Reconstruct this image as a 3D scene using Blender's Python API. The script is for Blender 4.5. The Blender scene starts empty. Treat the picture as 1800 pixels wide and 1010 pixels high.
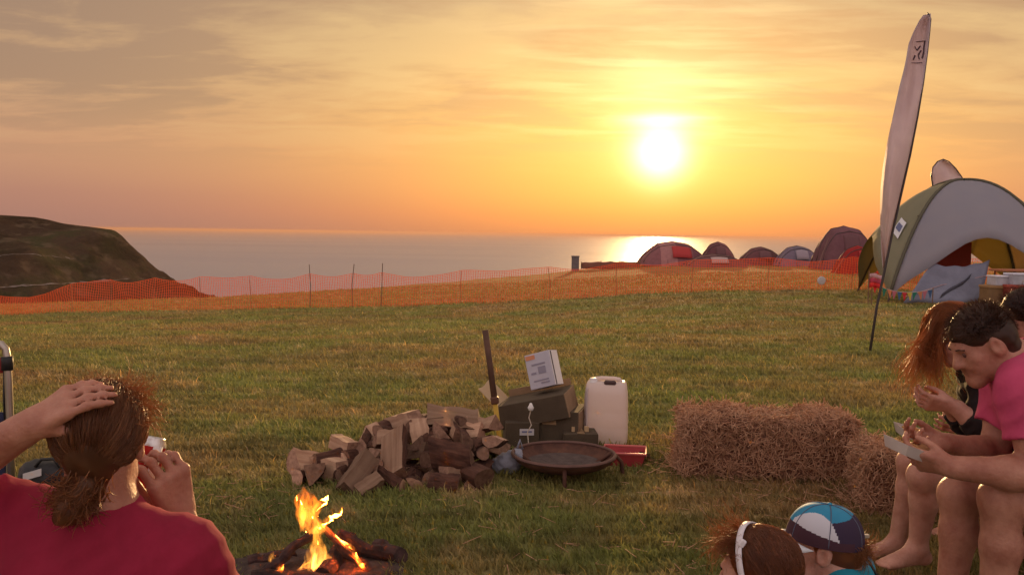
import bpy, math, random
import numpy as np
from mathutils import Vector, Matrix

random.seed(7)
RNG = np.random.default_rng(7)
R = math.radians
sc = bpy.context.scene
COL = sc.collection


def lin(r, g, b):
    f = lambda v: (v / 255 / 12.92) if v / 255 <= .04045 else ((v / 255 + .055) / 1.055) ** 2.4
    return (f(r), f(g), f(b), 1)


# ------------------------------------------------------------------ camera
CAM_Z, FPX, PITCH, ROLL = 1.5, 1600.0, R(3.4), R(.8)
fwd = Vector((0, math.cos(PITCH), -math.sin(PITCH)))
r0 = Vector((1, 0, 0))
u0 = r0.cross(fwd)
rgt = r0 * math.cos(ROLL) + u0 * math.sin(ROLL)
upv = -r0 * math.sin(ROLL) + u0 * math.cos(ROLL)
cam = bpy.data.cameras.new('camera')
cam.sensor_width = 36
cam.lens = 36 * FPX / 1800
cam.clip_start, cam.clip_end = .05, 200000
camo = bpy.data.objects.new('camera', cam)
COL.objects.link(camo)
camo.matrix_world = Matrix(((rgt.x, upv.x, -fwd.x, 0), (rgt.y, upv.y, -fwd.y, 0), (rgt.z, upv.z, -fwd.z, CAM_Z), (0, 0, 0, 1)))
sc.camera = camo


def P(px, py, d):
    """world point seen at photograph pixel (px,py) and standing d metres ahead of the camera"""
    v = fwd + rgt * ((px - 900) / FPX) + upv * ((505 - py) / FPX)
    v = v * (d / v.y)
    return Vector((v.x, v.y, v.z + CAM_Z))


# ------------------------------------------------------------------ world, sun, exposure
sun_dir = (fwd + rgt * ((1160 - 900) / FPX) + upv * ((505 - 268) / FPX)).normalized()
SUN_EL = math.asin(sun_dir.z)
SUN_AZ = math.atan2(sun_dir.x, sun_dir.y)


class S:
    """socket wrapper so that node maths reads as maths"""
    nt = None

    def __init__(s, k): s.k = k

    @staticmethod
    def op(o, *a):
        n = S.nt.nodes.new('ShaderNodeMath'); n.operation = o
        for i, x in enumerate(a):
            if isinstance(x, S): S.nt.links.new(x.k, n.inputs[i])
            else: n.inputs[i].default_value = x
        return S(n.outputs[0])

    def __add__(s, o): return S.op('ADD', s, o)
    __radd__ = __add__
    def __mul__(s, o): return S.op('MULTIPLY', s, o)
    __rmul__ = __mul__
    def __sub__(s, o): return S.op('SUBTRACT', s, o)
    def __rsub__(s, o): return S.op('SUBTRACT', o, s)
    def __truediv__(s, o): return S.op('DIVIDE', s, o)

    def sstep(s, a, b, c=0., d=1.):
        n = S.nt.nodes.new('ShaderNodeMapRange'); n.interpolation_type = 'SMOOTHSTEP'
        S.nt.links.new(s.k, n.inputs[0])
        for i, v in enumerate((a, b, c, d)): n.inputs[i + 1].default_value = v
        return S(n.outputs[0])


def ramp(nt, fac, stops, interp='LINEAR'):
    n = nt.nodes.new('ShaderNodeValToRGB'); n.color_ramp.interpolation = interp
    e = n.color_ramp.elements
    while len(e) < len(stops): e.new(.5)
    for k, (p, c) in enumerate(stops):
        e[k].position = p; e[k].color = c
    nt.links.new(fac, n.inputs[0])
    return n.outputs[0]


def mixc(nt, fac, a, b, mode='MIX'):
    n = nt.nodes.new('ShaderNodeMix'); n.data_type = 'RGBA'; n.blend_type = mode; n.clamp_result = False
    for sk, v in ((n.inputs[0], fac), (n.inputs[6], a), (n.inputs[7], b)):
        if isinstance(v, S): v = v.k
        if isinstance(v, bpy.types.NodeSocket): nt.links.new(v, sk)
        elif isinstance(v, (int, float)) and sk.type == 'RGBA': sk.default_value = (v, v, v, 1)
        else: sk.default_value = v
    return n.outputs[2]


def build_world():
    w = bpy.data.worlds.new('World'); sc.world = w; w.use_nodes = True
    nt = w.node_tree; nt.nodes.clear(); S.nt = nt
    L = nt.links.new
    tc = nt.nodes.new('ShaderNodeTexCoord')
    sep = nt.nodes.new('ShaderNodeSeparateXYZ'); L(tc.outputs['Generated'], sep.inputs[0])
    x, y, z = (S(o) for o in sep.outputs)
    el = S.op('ARCSINE', z) * (180 / math.pi)
    dot = x * sun_dir.x + y * sun_dir.y + z * sun_dir.z
    th = S.op('ARCCOSINE', S.op('MINIMUM', dot, .9999999)) * (180 / math.pi)
    az = S.op('ARCTAN2', x, y) * (180 / math.pi) - math.degrees(SUN_AZ)
    elp = S.op('POWER', S.op('MAXIMUM', el, 0.) / 90., .5)         # 0..1, finer near the horizon
    q = lambda e: (max(e, 0) / 90) ** .5
    far = ramp(nt, elp.k, [(q(0), lin(158, 121, 112)), (q(2), lin(172, 127, 113)), (q(5), lin(192, 144, 116)), (q(9), lin(190, 149, 115)),
                           (q(14), lin(172, 138, 108)), (q(28), lin(204, 180, 160)), (q(90), lin(232, 218, 212))])
    near = ramp(nt, elp.k, [(q(0), lin(222, 138, 88)), (q(1.2), lin(240, 148, 84)), (q(4), lin(243, 168, 88)), (q(7), lin(236, 178, 100)),
                            (q(10), lin(225, 182, 117)), (q(14), lin(206, 173, 126)), (q(28), lin(206, 183, 156)), (q(90), lin(232, 218, 212))])
    anti = ramp(nt, elp.k, [(q(0), lin(222, 190, 196)), (q(14), lin(243, 212, 212)), (q(45), lin(238, 222, 224)), (q(90), lin(232, 218, 212))])
    wn = S.op('EXPONENT', S.op('POWER', th / 22., 2.) * -1.)
    side = mixc(nt, wn, far, near)
    col = mixc(nt, th.sstep(50., 110.), side, anti)
    # cloud layer: streaks on a flat layer seen in perspective
    den = S.op('MAXIMUM', z, 0.) + .13
    comb = nt.nodes.new('ShaderNodeCombineXYZ')
    L((x / den * .8 + 3.1).k, comb.inputs[0]); L((y / den * 1.15).k, comb.inputs[1])
    def noise(scale, detail, rough, dist=0., off=(0, 0, 0), stretch=(1, 1, 1)):
        mp = nt.nodes.new('ShaderNodeMapping'); L(comb.outputs[0], mp.inputs[0])
        mp.inputs['Location'].default_value = off; mp.inputs['Scale'].default_value = stretch
        mp.inputs['Rotation'].default_value = (0, 0, R(-14))
        n = nt.nodes.new('ShaderNodeTexNoise'); L(mp.outputs[0], n.inputs['Vector'])
        n.inputs['Scale'].default_value = scale; n.inputs['Detail'].default_value = detail
        n.inputs['Roughness'].default_value = rough; n.inputs['Distortion'].default_value = dist
        return S(n.outputs[0])
    n1 = noise(.95, 7, .55, .5, (9.3, 1.1, 0), (1, 1.15, 1))
    n2 = noise(3.2, 6, .62, .5, (2.7, 8.4, 0), (1, 1.5, 1))
    dens = (n1 * .70 + n2 * .30)
    fade = el.sstep(2.5, 9.)
    c_dark = dens.sstep(.475, .565) * fade
    c_lite = dens.sstep(.50, .40) * fade
    col = mixc(nt, c_dark * .72, col, mixc(nt, wn, lin(146, 117, 102), lin(205, 155, 104)))
    col = mixc(nt, c_lite * .34, col, mixc(nt, wn, lin(216, 180, 132), lin(252, 214, 138)))
    # thin bright bars next to the sun
    bars = nt.nodes.new('ShaderNodeTexNoise'); bars.inputs['Scale'].default_value = 1.
    cb = nt.nodes.new('ShaderNodeCombineXYZ'); L((az * .10).k, cb.inputs[0]); L((el * 1.5 + az * .03).k, cb.inputs[1])
    L(cb.outputs[0], bars.inputs['Vector']); bars.inputs['Detail'].default_value = 4
    bar = S(bars.outputs[0]).sstep(.46, .66) * S.op('EXPONENT', S.op('POWER', th / 9., 2.) * -1.) * el.sstep(4.8, 7.)
    # aureole of the hazy sun
    def gl(w_, p=2.): return S.op('EXPONENT', S.op('POWER', th / w_, p) * -1.)
    def addc(col, fac, rgb):
        cc = nt.nodes.new('ShaderNodeVectorMath'); cc.operation = 'SCALE'; cc.inputs[0].default_value = rgb
        L(fac.k, cc.inputs['Scale'])
        a = nt.nodes.new('ShaderNodeVectorMath'); a.operation = 'ADD'
        L(col, a.inputs[0]); L(cc.outputs[0], a.inputs[1])
        return a.outputs[0]
    skew = th                                                        # aureole fades faster towards the horizon
    down = el.sstep(1.0, 5.5, .35, 1.)
    col = addc(col, gl(1.45) * 2.0, (1., .93, .62))
    col = addc(col, gl(2.6, 1.5) * down * .66, (1., .68, .28))
    col = addc(col, gl(6.5, 1.3) * down * .13, (.8, .50, .24))
    e2 = (el - (math.degrees(SUN_EL) + 1.95)) / .42
    a2 = az / 2.1
    col = addc(col, S.op('EXPONENT', (e2 * e2 + a2 * a2) * -1.) * 1.1, (1., .86, .5))
    e3 = (el - (math.degrees(SUN_EL) + 4.3)) / 1.5
    a3 = az / 3.6
    col = addc(col, S.op('EXPONENT', (e3 * e3 + a3 * a3) * -1.) * .30, (1., .85, .45))
    col = addc(col, bar * .28, (1., .78, .40))
    gain = nt.nodes.new('ShaderNodeVectorMath'); gain.operation = 'SCALE'; L(col, gain.inputs[0]); L(th.sstep(40., 105., .845, 1.).k, gain.inputs['Scale']); col = gain.outputs[0]
    sky = nt.nodes.new('ShaderNodeTexSky'); sky.sky_type = 'NISHITA'; sky.sun_disc = False
    sky.sun_elevation = SUN_EL; sky.sun_rotation = SUN_AZ; sky.dust_density = 3; sky.air_density = 1.3
    b1 = nt.nodes.new('ShaderNodeBackground'); L(sky.outputs[0], b1.inputs[0]); b1.inputs[1].default_value = .012
    b2 = nt.nodes.new('ShaderNodeBackground'); L(col, b2.inputs[0]); b2.inputs[1].default_value = .97
    ad = nt.nodes.new('ShaderNodeAddShader'); L(b1.outputs[0], ad.inputs[0]); L(b2.outputs[0], ad.inputs[1])
    out = nt.nodes.new('ShaderNodeOutputWorld'); L(ad.outputs[0], out.inputs[0])


build_world()
sl = bpy.data.lights.new('sun', 'SUN'); sl.energy = 3.8; sl.angle = R(1.2); sl.color = (1, .60, .25)
so = bpy.data.objects.new('sun', sl); COL.objects.link(so)
so.rotation_euler = sun_dir.to_track_quat('Z', 'Y').to_euler()
so.location = (20, 90, 30)
vs = sc.view_settings
vs.view_transform, vs.look, vs.exposure, vs.gamma, vs.use_curve_mapping = 'Standard', 'None', .26, 1., False
sc.cycles.max_bounces = 5
sc.cycles.transparent_max_bounces = 10
sc.cycles.volume_bounces = 0
sc.cycles.use_adaptive_sampling = True
sc.cycles.adaptive_threshold = .025
sc.cycles.use_denoising = True
sc.cycles.sample_clamp_indirect = 1.5


# ------------------------------------------------------------------ materials
MATS = {}


def mat(name, col, rough=.75, col2=None, scale=6., bump=0., bscale=None, trans=0., sss=0., metal=0., spec=.3, stretch=(1, 1, 1),
        detail=5., space='Object', alpha=1., emit=None, lo=.35, hi=.68, tcol=None, vary=None, hairvar=False):
    if name in MATS: return MATS[name]
    m = bpy.data.materials.new(name); m.use_nodes = True; MATS[name] = m
    nt = m.node_tree; L = nt.links.new; S.nt = nt
    b = nt.nodes['Principled BSDF']; out = nt.nodes['Material Output']
    b.inputs['Roughness'].default_value = rough; b.inputs['Metallic'].default_value = metal
    b.inputs['Specular IOR Level'].default_value = spec
    col = (*col[:3], 1)
    b.inputs['Base Color'].default_value = col
    csock = None
    if space == 'World':
        g = nt.nodes.new('ShaderNodeNewGeometry'); vec = g.outputs['Position']
    else:
        g = nt.nodes.new('ShaderNodeTexCoord'); vec = g.outputs['Object']
    mp = nt.nodes.new('ShaderNodeMapping'); L(vec, mp.inputs[0]); mp.inputs['Scale'].default_value = stretch
    if col2 is not None:
        n = nt.nodes.new('ShaderNodeTexNoise'); L(mp.outputs[0], n.inputs['Vector'])
        n.inputs['Scale'].default_value = scale; n.inputs['Detail'].default_value = detail; n.inputs['Roughness'].default_value = .6
        csock = ramp(nt, n.outputs[0], [(lo, col), (hi, (*col2[:3], 1))])
        if vary:
            oi = nt.nodes.new('ShaderNodeObjectInfo')
            csock = mixc(nt, 1., csock, ramp(nt, oi.outputs['Random'], [(0, (vary[0], vary[0] * .93, vary[0] * .9, 1)), (.7, (1, 1, 1, 1)), (1, (vary[1], vary[1], vary[1], 1))]), 'MULTIPLY')
        if hairvar:
            at = nt.nodes.new('ShaderNodeAttribute'); at.attribute_name = 'shade'
            csock = mixc(nt, 1., csock, ramp(nt, at.outputs['Fac'], [(0, (.62, .60, .58, 1)), (.15, (.5, .48, .46, 1)), (.7, (1.1, 1.08, 1.05, 1)), (1, (2., 1.9, 1.7, 1))]), 'MULTIPLY')
        L(csock, b.inputs['Base Color'])
    if bump:
        n = nt.nodes.new('ShaderNodeTexNoise'); L(mp.outputs[0], n.inputs['Vector'])
        n.inputs['Scale'].default_value = bscale or scale; n.inputs['Detail'].default_value = 5
        bp = nt.nodes.new('ShaderNodeBump'); bp.inputs['Strength'].default_value = 1.; bp.inputs['Distance'].default_value = bump
        L(n.outputs[0], bp.inputs['Height']); L(bp.outputs[0], b.inputs['Normal'])
    if sss:
        b.inputs['Subsurface Weight'].default_value = sss
        b.inputs['Subsurface Radius'].default_value = (.02, .007, .004)
        b.inputs['Subsurface Scale'].default_value = 1.
    if emit:
        b.inputs['Emission Color'].default_value = (*emit[:3], 1); b.inputs['Emission Strength'].default_value = emit[3]
    sh = b.outputs[0]
    if trans:
        t = nt.nodes.new('ShaderNodeBsdfTranslucent')
        if csock and tcol is None: L(csock, t.inputs[0])
        else: t.inputs[0].default_value = (*(tcol or col)[:3], 1)
        mx = nt.nodes.new('ShaderNodeMixShader'); mx.inputs[0].default_value = trans
        L(sh, mx.inputs[1]); L(t.outputs[0], mx.inputs[2]); sh = mx.outputs[0]
    if alpha < 1:
        t = nt.nodes.new('ShaderNodeBsdfTransparent')
        mx = nt.nodes.new('ShaderNodeMixShader'); mx.inputs[0].default_value = 1 - alpha
        L(sh, mx.inputs[1]); L(t.outputs[0], mx.inputs[2]); sh = mx.outputs[0]
    L(sh, out.inputs[0])
    return m


# ------------------------------------------------------------------ mesh helpers
def link(o, parent=None):
    COL.objects.link(o)
    if parent is not None: o.parent = parent
    return o


def tag(o, label=None, cat=None, group=None, kind=None):
    if label: o['label'] = label
    if cat: o['category'] = cat
    if group: o['group'] = group
    if kind: o['kind'] = kind
    return o


def thing(name, label, cat, loc=(0, 0, 0), rz=0., group=None, scale=1.):
    o = bpy.data.objects.new(name, None); o.location = loc; o.rotation_euler = (0, 0, rz); o.scale = (scale,) * 3
    o.empty_display_size = .1
    return tag(link(o), label, cat, group)


def meshdata(name, V, F, m, smooth=False, fm=None):
    me = bpy.data.meshes.new(name)
    V = np.asarray(V, dtype=np.float32)
    if isinstance(F, np.ndarray):
        k = F.shape[1]; n = len(F)
        me.vertices.add(len(V)); me.vertices.foreach_set('co', V.ravel())
        me.loops.add(n * k); me.loops.foreach_set('vertex_index', F.ravel().astype(np.int32))
        me.polygons.add(n); me.polygons.foreach_set('loop_start', np.arange(0, n * k, k, dtype=np.int32))
        me.update(calc_edges=True)
    else:
        me.from_pydata([tuple(v) for v in V.tolist()], [], F); me.update()
    for mm in (m if isinstance(m, (list, tuple)) else [m]): me.materials.append(mm)
    if fm is not None: me.polygons.foreach_set('material_index', np.asarray(fm, dtype=np.int32))
    if smooth: me.polygons.foreach_set('use_smooth', np.ones(len(me.polygons), dtype=bool))
    return me


def obj(name, V, F, m, parent=None, smooth=False, fm=None, world=False):
    o = bpy.data.objects.new(name, meshdata(name, V, F, m, smooth, fm))
    link(o, parent)
    if world and parent is not None:            # vertices given in world space under a moved parent
        bpy_m = parent.matrix_basis.inverted()
        o.matrix_parent_inverse = bpy_m
    return o


class MB:
    """collects simple solids into one mesh"""
    def __init__(s): s.V, s.F, s.M = [], [], []

    def add(s, V, F, mi=0):
        k = len(s.V); s.V += [tuple(v) for v in V]; s.F += [tuple(i + k for i in f) for f in F]; s.M += [mi] * len(F)
        return s

    def box(s, c, size, rot=None, mi=0, bev=0.):
        c = Vector(c); hx, hy, hz = (a / 2 for a in size)
        if bev <= 0:
            V = [Vector((x, y, z)) for x in (-hx, hx) for y in (-hy, hy) for z in (-hz, hz)]
            F = [(0, 1, 3, 2), (4, 6, 7, 5), (0, 4, 5, 1), (2, 3, 7, 6), (0, 2, 6, 4), (1, 5, 7, 3)]
        else:
            V, F = [], []
            ring = lambda x, y, z: [(-x + bev, -y, z), (x - bev, -y, z), (x, -y + bev, z), (x, y - bev, z), (x - bev, y, z), (-x + bev, y, z), (-x, y - bev, z), (-x, -y + bev, z)]
            ringi = lambda x, y, z: [(-x + bev, -y + bev, z)] * 1
            r1 = ring(hx, hy, -hz + bev); r2 = ring(hx, hy, hz - bev)
            i1 = [(max(-hx + bev, min(hx - bev, p[0])), max(-hy + bev, min(hy - bev, p[1])), -hz) for p in r1]
            i2 = [(p[0], p[1], hz) for p in i1]
            V = [Vector(p) for p in i1 + r1 + r2 + i2]
            for a in range(3):
                for k in range(8):
                    F.append((a * 8 + k, a * 8 + (k + 1) % 8, a * 8 + 8 + (k + 1) % 8, a * 8 + 8 + k))
            F.append((0, 6, 4, 2)); F.append((24, 26, 28, 30))
        if rot is not None: V = [rot @ v for v in V]
        return s.add([v + c for v in V], F, mi)

    def tube(s, pts, r, n=8, mi=0, cap=True, rs=None):
        pts = [Vector(p) for p in pts]
        V, F = [], []
        t0 = (pts[1] - pts[0]).normalized()
        a = t0.orthogonal().normalized()
        for i, p in enumerate(pts):
            t = (pts[min(i + 1, len(pts) - 1)] - pts[max(i - 1, 0)]).normalized()
            a = (a - t * a.dot(t)).normalized(); b = t.cross(a)
            rr = rs[i] if rs else r
            for k in range(n):
                an = 2 * math.pi * k / n
                V.append(p + a * (math.cos(an) * rr) + b * (math.sin(an) * rr))
        for i in range(len(pts) - 1):
            for k in range(n):
                F.append((i * n + k, i * n + (k + 1) % n, (i + 1) * n + (k + 1) % n, (i + 1) * n + k))
        if cap:
            F.append(tuple(range(n))[::-1]); F.append(tuple(range((len(pts) - 1) * n, len(pts) * n)))
        return s.add(V, F, mi)

    def lathe(s, prof, n=32, c=(0, 0, 0), mi=0, rot=None):
        V, F = [], []
        for (r, z) in prof:
            for k in range(n):
                an = 2 * math.pi * k / n; v = Vector((r * math.cos(an), r * math.sin(an), z))
                V.append((rot @ v if rot is not None else v) + Vector(c))
        for i in range(len(prof) - 1):
            for k in range(n):
                F.append((i * n + k, i * n + (k + 1) % n, (i + 1) * n + (k + 1) % n, (i + 1) * n + k))
        return s.add(V, F, mi)

    def sheet(s, grid, th=.004, mi=0):
        """grid[i][j] of points -> thin solid sheet"""
        ni, nj = len(grid), len(grid[0])
        G = np.array([[tuple(p) for p in row] for row in grid])
        du = np.gradient(G, axis=0); dv = np.gradient(G, axis=1)
        nn = np.cross(du, dv); nn /= (np.linalg.norm(nn, axis=2, keepdims=True) + 1e-9)
        A, B = (G + nn * th / 2).reshape(-1, 3), (G - nn * th / 2).reshape(-1, 3)
        F = []; N = ni * nj
        for i in range(ni - 1):
            for j in range(nj - 1):
                a, b, c, d = i * nj + j, (i + 1) * nj + j, (i + 1) * nj + j + 1, i * nj + j + 1
                F.append((a, b, c, d)); F.append((N + d, N + c, N + b, N + a))
        edge = [(i, 0) for i in range(ni)] + [(ni - 1, j) for j in range(1, nj)] + [(i, nj - 1) for i in range(ni - 2, -1, -1)] + [(0, j) for j in range(nj - 2, 0, -1)]
        ids = [i * nj + j for i, j in edge]
        for k in range(len(ids)):
            a, b = ids[k], ids[(k + 1) % len(ids)]
            F.append((b, a, N + a, N + b))
        return s.add(list(map(tuple, A)) + list(map(tuple, B)), F, mi)

    def build(s, name, m, parent=None, smooth=False, world=False):
        return obj(name, s.V, s.F, m, parent, smooth, s.M, world)


def strands(lines, w0, w1=None, n=3):
    """(k,m,3) polylines -> thin 3-sided tapered tubes"""
    A = np.asarray(lines, dtype=np.float32); k, m, _ = A.shape
    T = np.gradient(A, axis=1); T /= np.linalg.norm(T, axis=2, keepdims=True) + 1e-9
    up = RNG.normal(size=(k, 1, 3)); a = np.cross(T, up); a /= np.linalg.norm(a, axis=2, keepdims=True) + 1e-9
    b = np.cross(T, a)
    w1 = w0 * .35 if w1 is None else w1
    rad = np.linspace(w0, w1, m)[None, :, None]
    V = np.stack([A + rad * (a * math.cos(2 * math.pi * i / n) + b * math.sin(2 * math.pi * i / n)) for i in range(n)], axis=2)
    idx = np.arange(k * m * n).reshape(k, m, n)
    F = [np.stack([idx[:, :-1, i], idx[:, :-1, (i + 1) % n], idx[:, 1:, (i + 1) % n], idx[:, 1:, i]], axis=-1).reshape(-1, 4) for i in range(n)]
    return V.reshape(-1, 3), np.concatenate(F)


# ------------------------------------------------------------------ implicit-surface bodies
class SDF:
    def __init__(s, h=.006): s.h = h; s.P = []

    def cone(s, a, b, ra, rb=None, k=.02, op='add', clip=()):
        s.P.append(('c', np.array(a, float), np.array(b, float), ra, ra if rb is None else rb, k, op, clip)); return s

    def ell(s, c, rad, rot=None, k=.02, op='add'):
        s.P.append(('e', np.array(c, float), np.array(rad, float), np.array(rot) if rot is not None else np.eye(3), 0, k, op, ())); return s

    def chain(s, pts, rs, k=.02):
        for i in range(len(pts) - 1): s.cone(pts[i], pts[i + 1], rs[i], rs[i + 1], k)
        return s

    def mesh(s, noise=None, inflate=0.):
        lo, hi = np.full(3, 1e9), np.full(3, -1e9)
        for p in s.P:
            if p[6] != 'add': continue
            if p[0] == 'c':
                r = max(p[3], p[4]); lo = np.minimum(lo, np.minimum(p[1], p[2]) - r); hi = np.maximum(hi, np.maximum(p[1], p[2]) + r)
            else:
                r = p[2].max(); lo = np.minimum(lo, p[1] - r); hi = np.maximum(hi, p[1] + r)
        h = s.h; lo = lo - 4 * h - inflate; hi = hi + 4 * h + inflate
        n = np.ceil((hi - lo) / h).astype(int) + 1
        F = np.full(n, .05, dtype=np.float32)
        ax = [lo[i] + h * np.arange(n[i]) for i in range(3)]
        for p in s.P:
            k = p[5]; mg = max(.05, 2 * k) + inflate
            if p[0] == 'c':
                r = max(p[3], p[4]); a, b = np.minimum(p[1], p[2]) - r - mg, np.maximum(p[1], p[2]) + r + mg
            else:
                r = p[2].max(); a, b = p[1] - r - mg, p[1] + r + mg
            i0 = np.clip(np.floor((a - lo) / h).astype(int), 0, n); i1 = np.clip(np.ceil((b - lo) / h).astype(int) + 1, 0, n)
            if (i1 <= i0).any(): continue
            sl_ = tuple(slice(i0[i], i1[i]) for i in range(3))
            X, Y, Z = np.meshgrid(ax[0][sl_[0]], ax[1][sl_[1]], ax[2][sl_[2]], indexing='ij')
            if p[0] == 'c':
                ba = p[2] - p[1]; L2 = max(ba @ ba, 1e-12)
                px, py, pz = X - p[1][0], Y - p[1][1], Z - p[1][2]
                t = np.clip((px * ba[0] + py * ba[1] + pz * ba[2]) / L2, 0, 1)
                d = np.sqrt((px - t * ba[0]) ** 2 + (py - t * ba[1]) ** 2 + (pz - t * ba[2]) ** 2) - (p[3] + t * (p[4] - p[3]))
                for (cp, cn) in p[7]:
                    d = np.maximum(d, (X - cp[0]) * cn[0] + (Y - cp[1]) * cn[1] + (Z - cp[2]) * cn[2])
            else:
                Q = np.stack([X - p[1][0], Y - p[1][1], Z - p[1][2]], -1) @ p[3]      # columns of rot are the axes
                k0 = np.sqrt(((Q / p[2]) ** 2).sum(-1)); k1 = np.sqrt(((Q / p[2] ** 2) ** 2).sum(-1)) + 1e-9
                d = k0 * (k0 - 1) / k1
            f = F[sl_]
            if p[6] == 'add':
                hh = np.maximum(k - np.abs(f - d), 0) / k
                F[sl_] = np.minimum(f, d) - hh * hh * k * .25
            else:
                hh = np.maximum(k - np.abs(f + d), 0) / k
                F[sl_] = np.maximum(f, -d) + hh * hh * k * .25
        if noise is not None:
            X, Y, Z = np.meshgrid(*ax, indexing='ij'); F = F + noise(X, Y, Z).astype(np.float32)
        F = F - inflate
        ins = F < 0
        c = np.zeros(np.array(F.shape) - 1, np.uint8)
        cs = [(i, j, k) for i in (0, 1) for j in (0, 1) for k in (0, 1)]
        for (i, j, k) in cs: c += ins[i:F.shape[0] - 1 + i, j:F.shape[1] - 1 + j, k:F.shape[2] - 1 + k]
        act = (c > 0) & (c < 8)
        cells = np.argwhere(act); idx = np.full(act.shape, -1, np.int64); idx[act] = np.arange(len(cells))
        acc = np.zeros((len(cells), 3)); cnt = np.zeros(len(cells))
        for a in cs:
            for axis in range(3):
                if a[axis]: continue
                b = list(a); b[axis] = 1
                fa = F[cells[:, 0] + a[0], cells[:, 1] + a[1], cells[:, 2] + a[2]]; fb = F[cells[:, 0] + b[0], cells[:, 1] + b[1], cells[:, 2] + b[2]]
                m = (fa < 0) != (fb < 0)
                t = fa[m] / (fa[m] - fb[m])
                pt = np.tile(np.array(a, float), (m.sum(), 1)); pt[:, axis] = t
                acc[m] += pt; cnt[m] += 1
        V = lo + h * (cells + acc / cnt[:, None])
        Q = []
        for axis in range(3):
            u, v = (axis + 1) % 3, (axis + 2) % 3
            s0 = [slice(None)] * 3; s1 = [slice(None)] * 3; s0[axis] = slice(0, -1); s1[axis] = slice(1, None)
            ch = ins[tuple(s0)] != ins[tuple(s1)]
            e = np.argwhere(ch)
            e = e[(e[:, u] > 0) & (e[:, v] > 0) & (e[:, u] < act.shape[u]) & (e[:, v] < act.shape[v])]
            flip = ~ins[e[:, 0], e[:, 1], e[:, 2]]
            def ci(du, dv):
                q = e.copy(); q[:, u] -= du; q[:, v] -= dv; return idx[q[:, 0], q[:, 1], q[:, 2]]
            q = np.stack([ci(1, 1), ci(0, 1), ci(0, 0), ci(1, 0)], -1)
            q[flip] = q[flip][:, ::-1]; Q.append(q)
        Q = np.concatenate(Q); Q = Q[(Q >= 0).all(1)]
        return V, Q

    def build(s, name, m, parent=None, noise=None, inflate=0.):
        V, Q = s.mesh(noise, inflate)
        return obj(name, V, Q, m, parent, True, world=True)


def wrinkle(amp, f=18., seed=0.):
    def fn(X, Y, Z):
        a = np.sin(X * f + 2.1 * np.sin(Z * f * .7 + seed) + seed) * np.sin(Z * f * .8 + 1.7 * np.sin(Y * f * .9) + seed * 2)
        b = np.sin((X + Z) * f * 2.1 + 1.5 * np.sin(Y * f * 1.3 + seed))
        return amp * (a * .7 + b * .3)
    return fn


def folds(amp, f=16., seed=0., dirs=((.5, .2, 1.), (-.7, .3, .8), (1., .1, -.25))):
    """cloth creases: sharp-crested waves in a few directions, fading in and out"""
    def fn(X, Y, Z):
        o = 0
        for i, d in enumerate(dirs):
            ph = (X * d[0] + Y * d[1] + Z * d[2]) * f * (1 + .35 * i) + 1.6 * np.sin(X * 5.3 + Z * 4.1 + seed + i) + 1.1 * np.sin(Y * 7 - Z * 6 + i * 2)
            mask = np.clip(np.sin(X * 6.1 + 2.2 * i + seed) * np.sin(Z * 5.3 - 1.3 * i + seed * 1.7) + .35, 0, 1)
            o = o + (np.abs(np.sin(ph)) - .6) * mask
        return amp * o
    return fn


# ================================================================== SETTING: ground, sea, headland
def smooth(a, b, t):
    t = np.clip((t - a) / (b - a), 0, 1); return t * t * (3 - 2 * t)


def gz(x, y):
    x, y = np.asarray(x, float), np.asarray(y, float)
    z29 = np.interp(x, [-40, -20, -9, 0, 5, 9, 20, 60], [-2.2, -1.5, -1.07, -.7, -.35, -.16, 0, .3])
    z60 = np.interp(x, [-60, -20, -9, 4, 10, 25, 80], [-3.8, -2.2, -1.8, -.9, -.5, -.3, .2])
    z = z29 * smooth(5, 31, y) ** 1.0
    z = z + (z60 - z29) * np.clip((y - 29) / 31, 0, 2)
    ye = np.interp(x, [-60, -30, -13, 4, 9, 60], [34, 36, 40, 60, 74, 80])
    e = np.maximum(y - ye, 0)
    z = z - .10 * e ** 1.5
    z = z + .10 * (1 - smooth(3.0, 5.2, y)) * smooth(.3, 1.6, x)
    lump = .018 * np.sin(x * 1.7 + 1.3 * np.sin(y * .9)) * np.sin(y * 1.1 + .8 * np.sin(x * .7)) + .01 * np.sin(x * 4.1 + y * 1.3) * np.sin(y * 3.7 - x)
    z = z + lump * np.clip(1.5 - e, 0, 1) * (.6 + .6 * smooth(6, 20, y))
    return np.maximum(z, -75)


def onground(px, py):
    v = fwd + rgt * ((px - 900) / FPX) + upv * ((505 - py) / FPX)
    d = 1.
    while d < 200:
        p = Vector((0, 0, CAM_Z)) + v * (d / v.y)
        if p.z < float(gz(p.x, p.y)): return Vector((p.x, p.y, float(gz(p.x, p.y))))
        d *= 1.002
    return p


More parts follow.
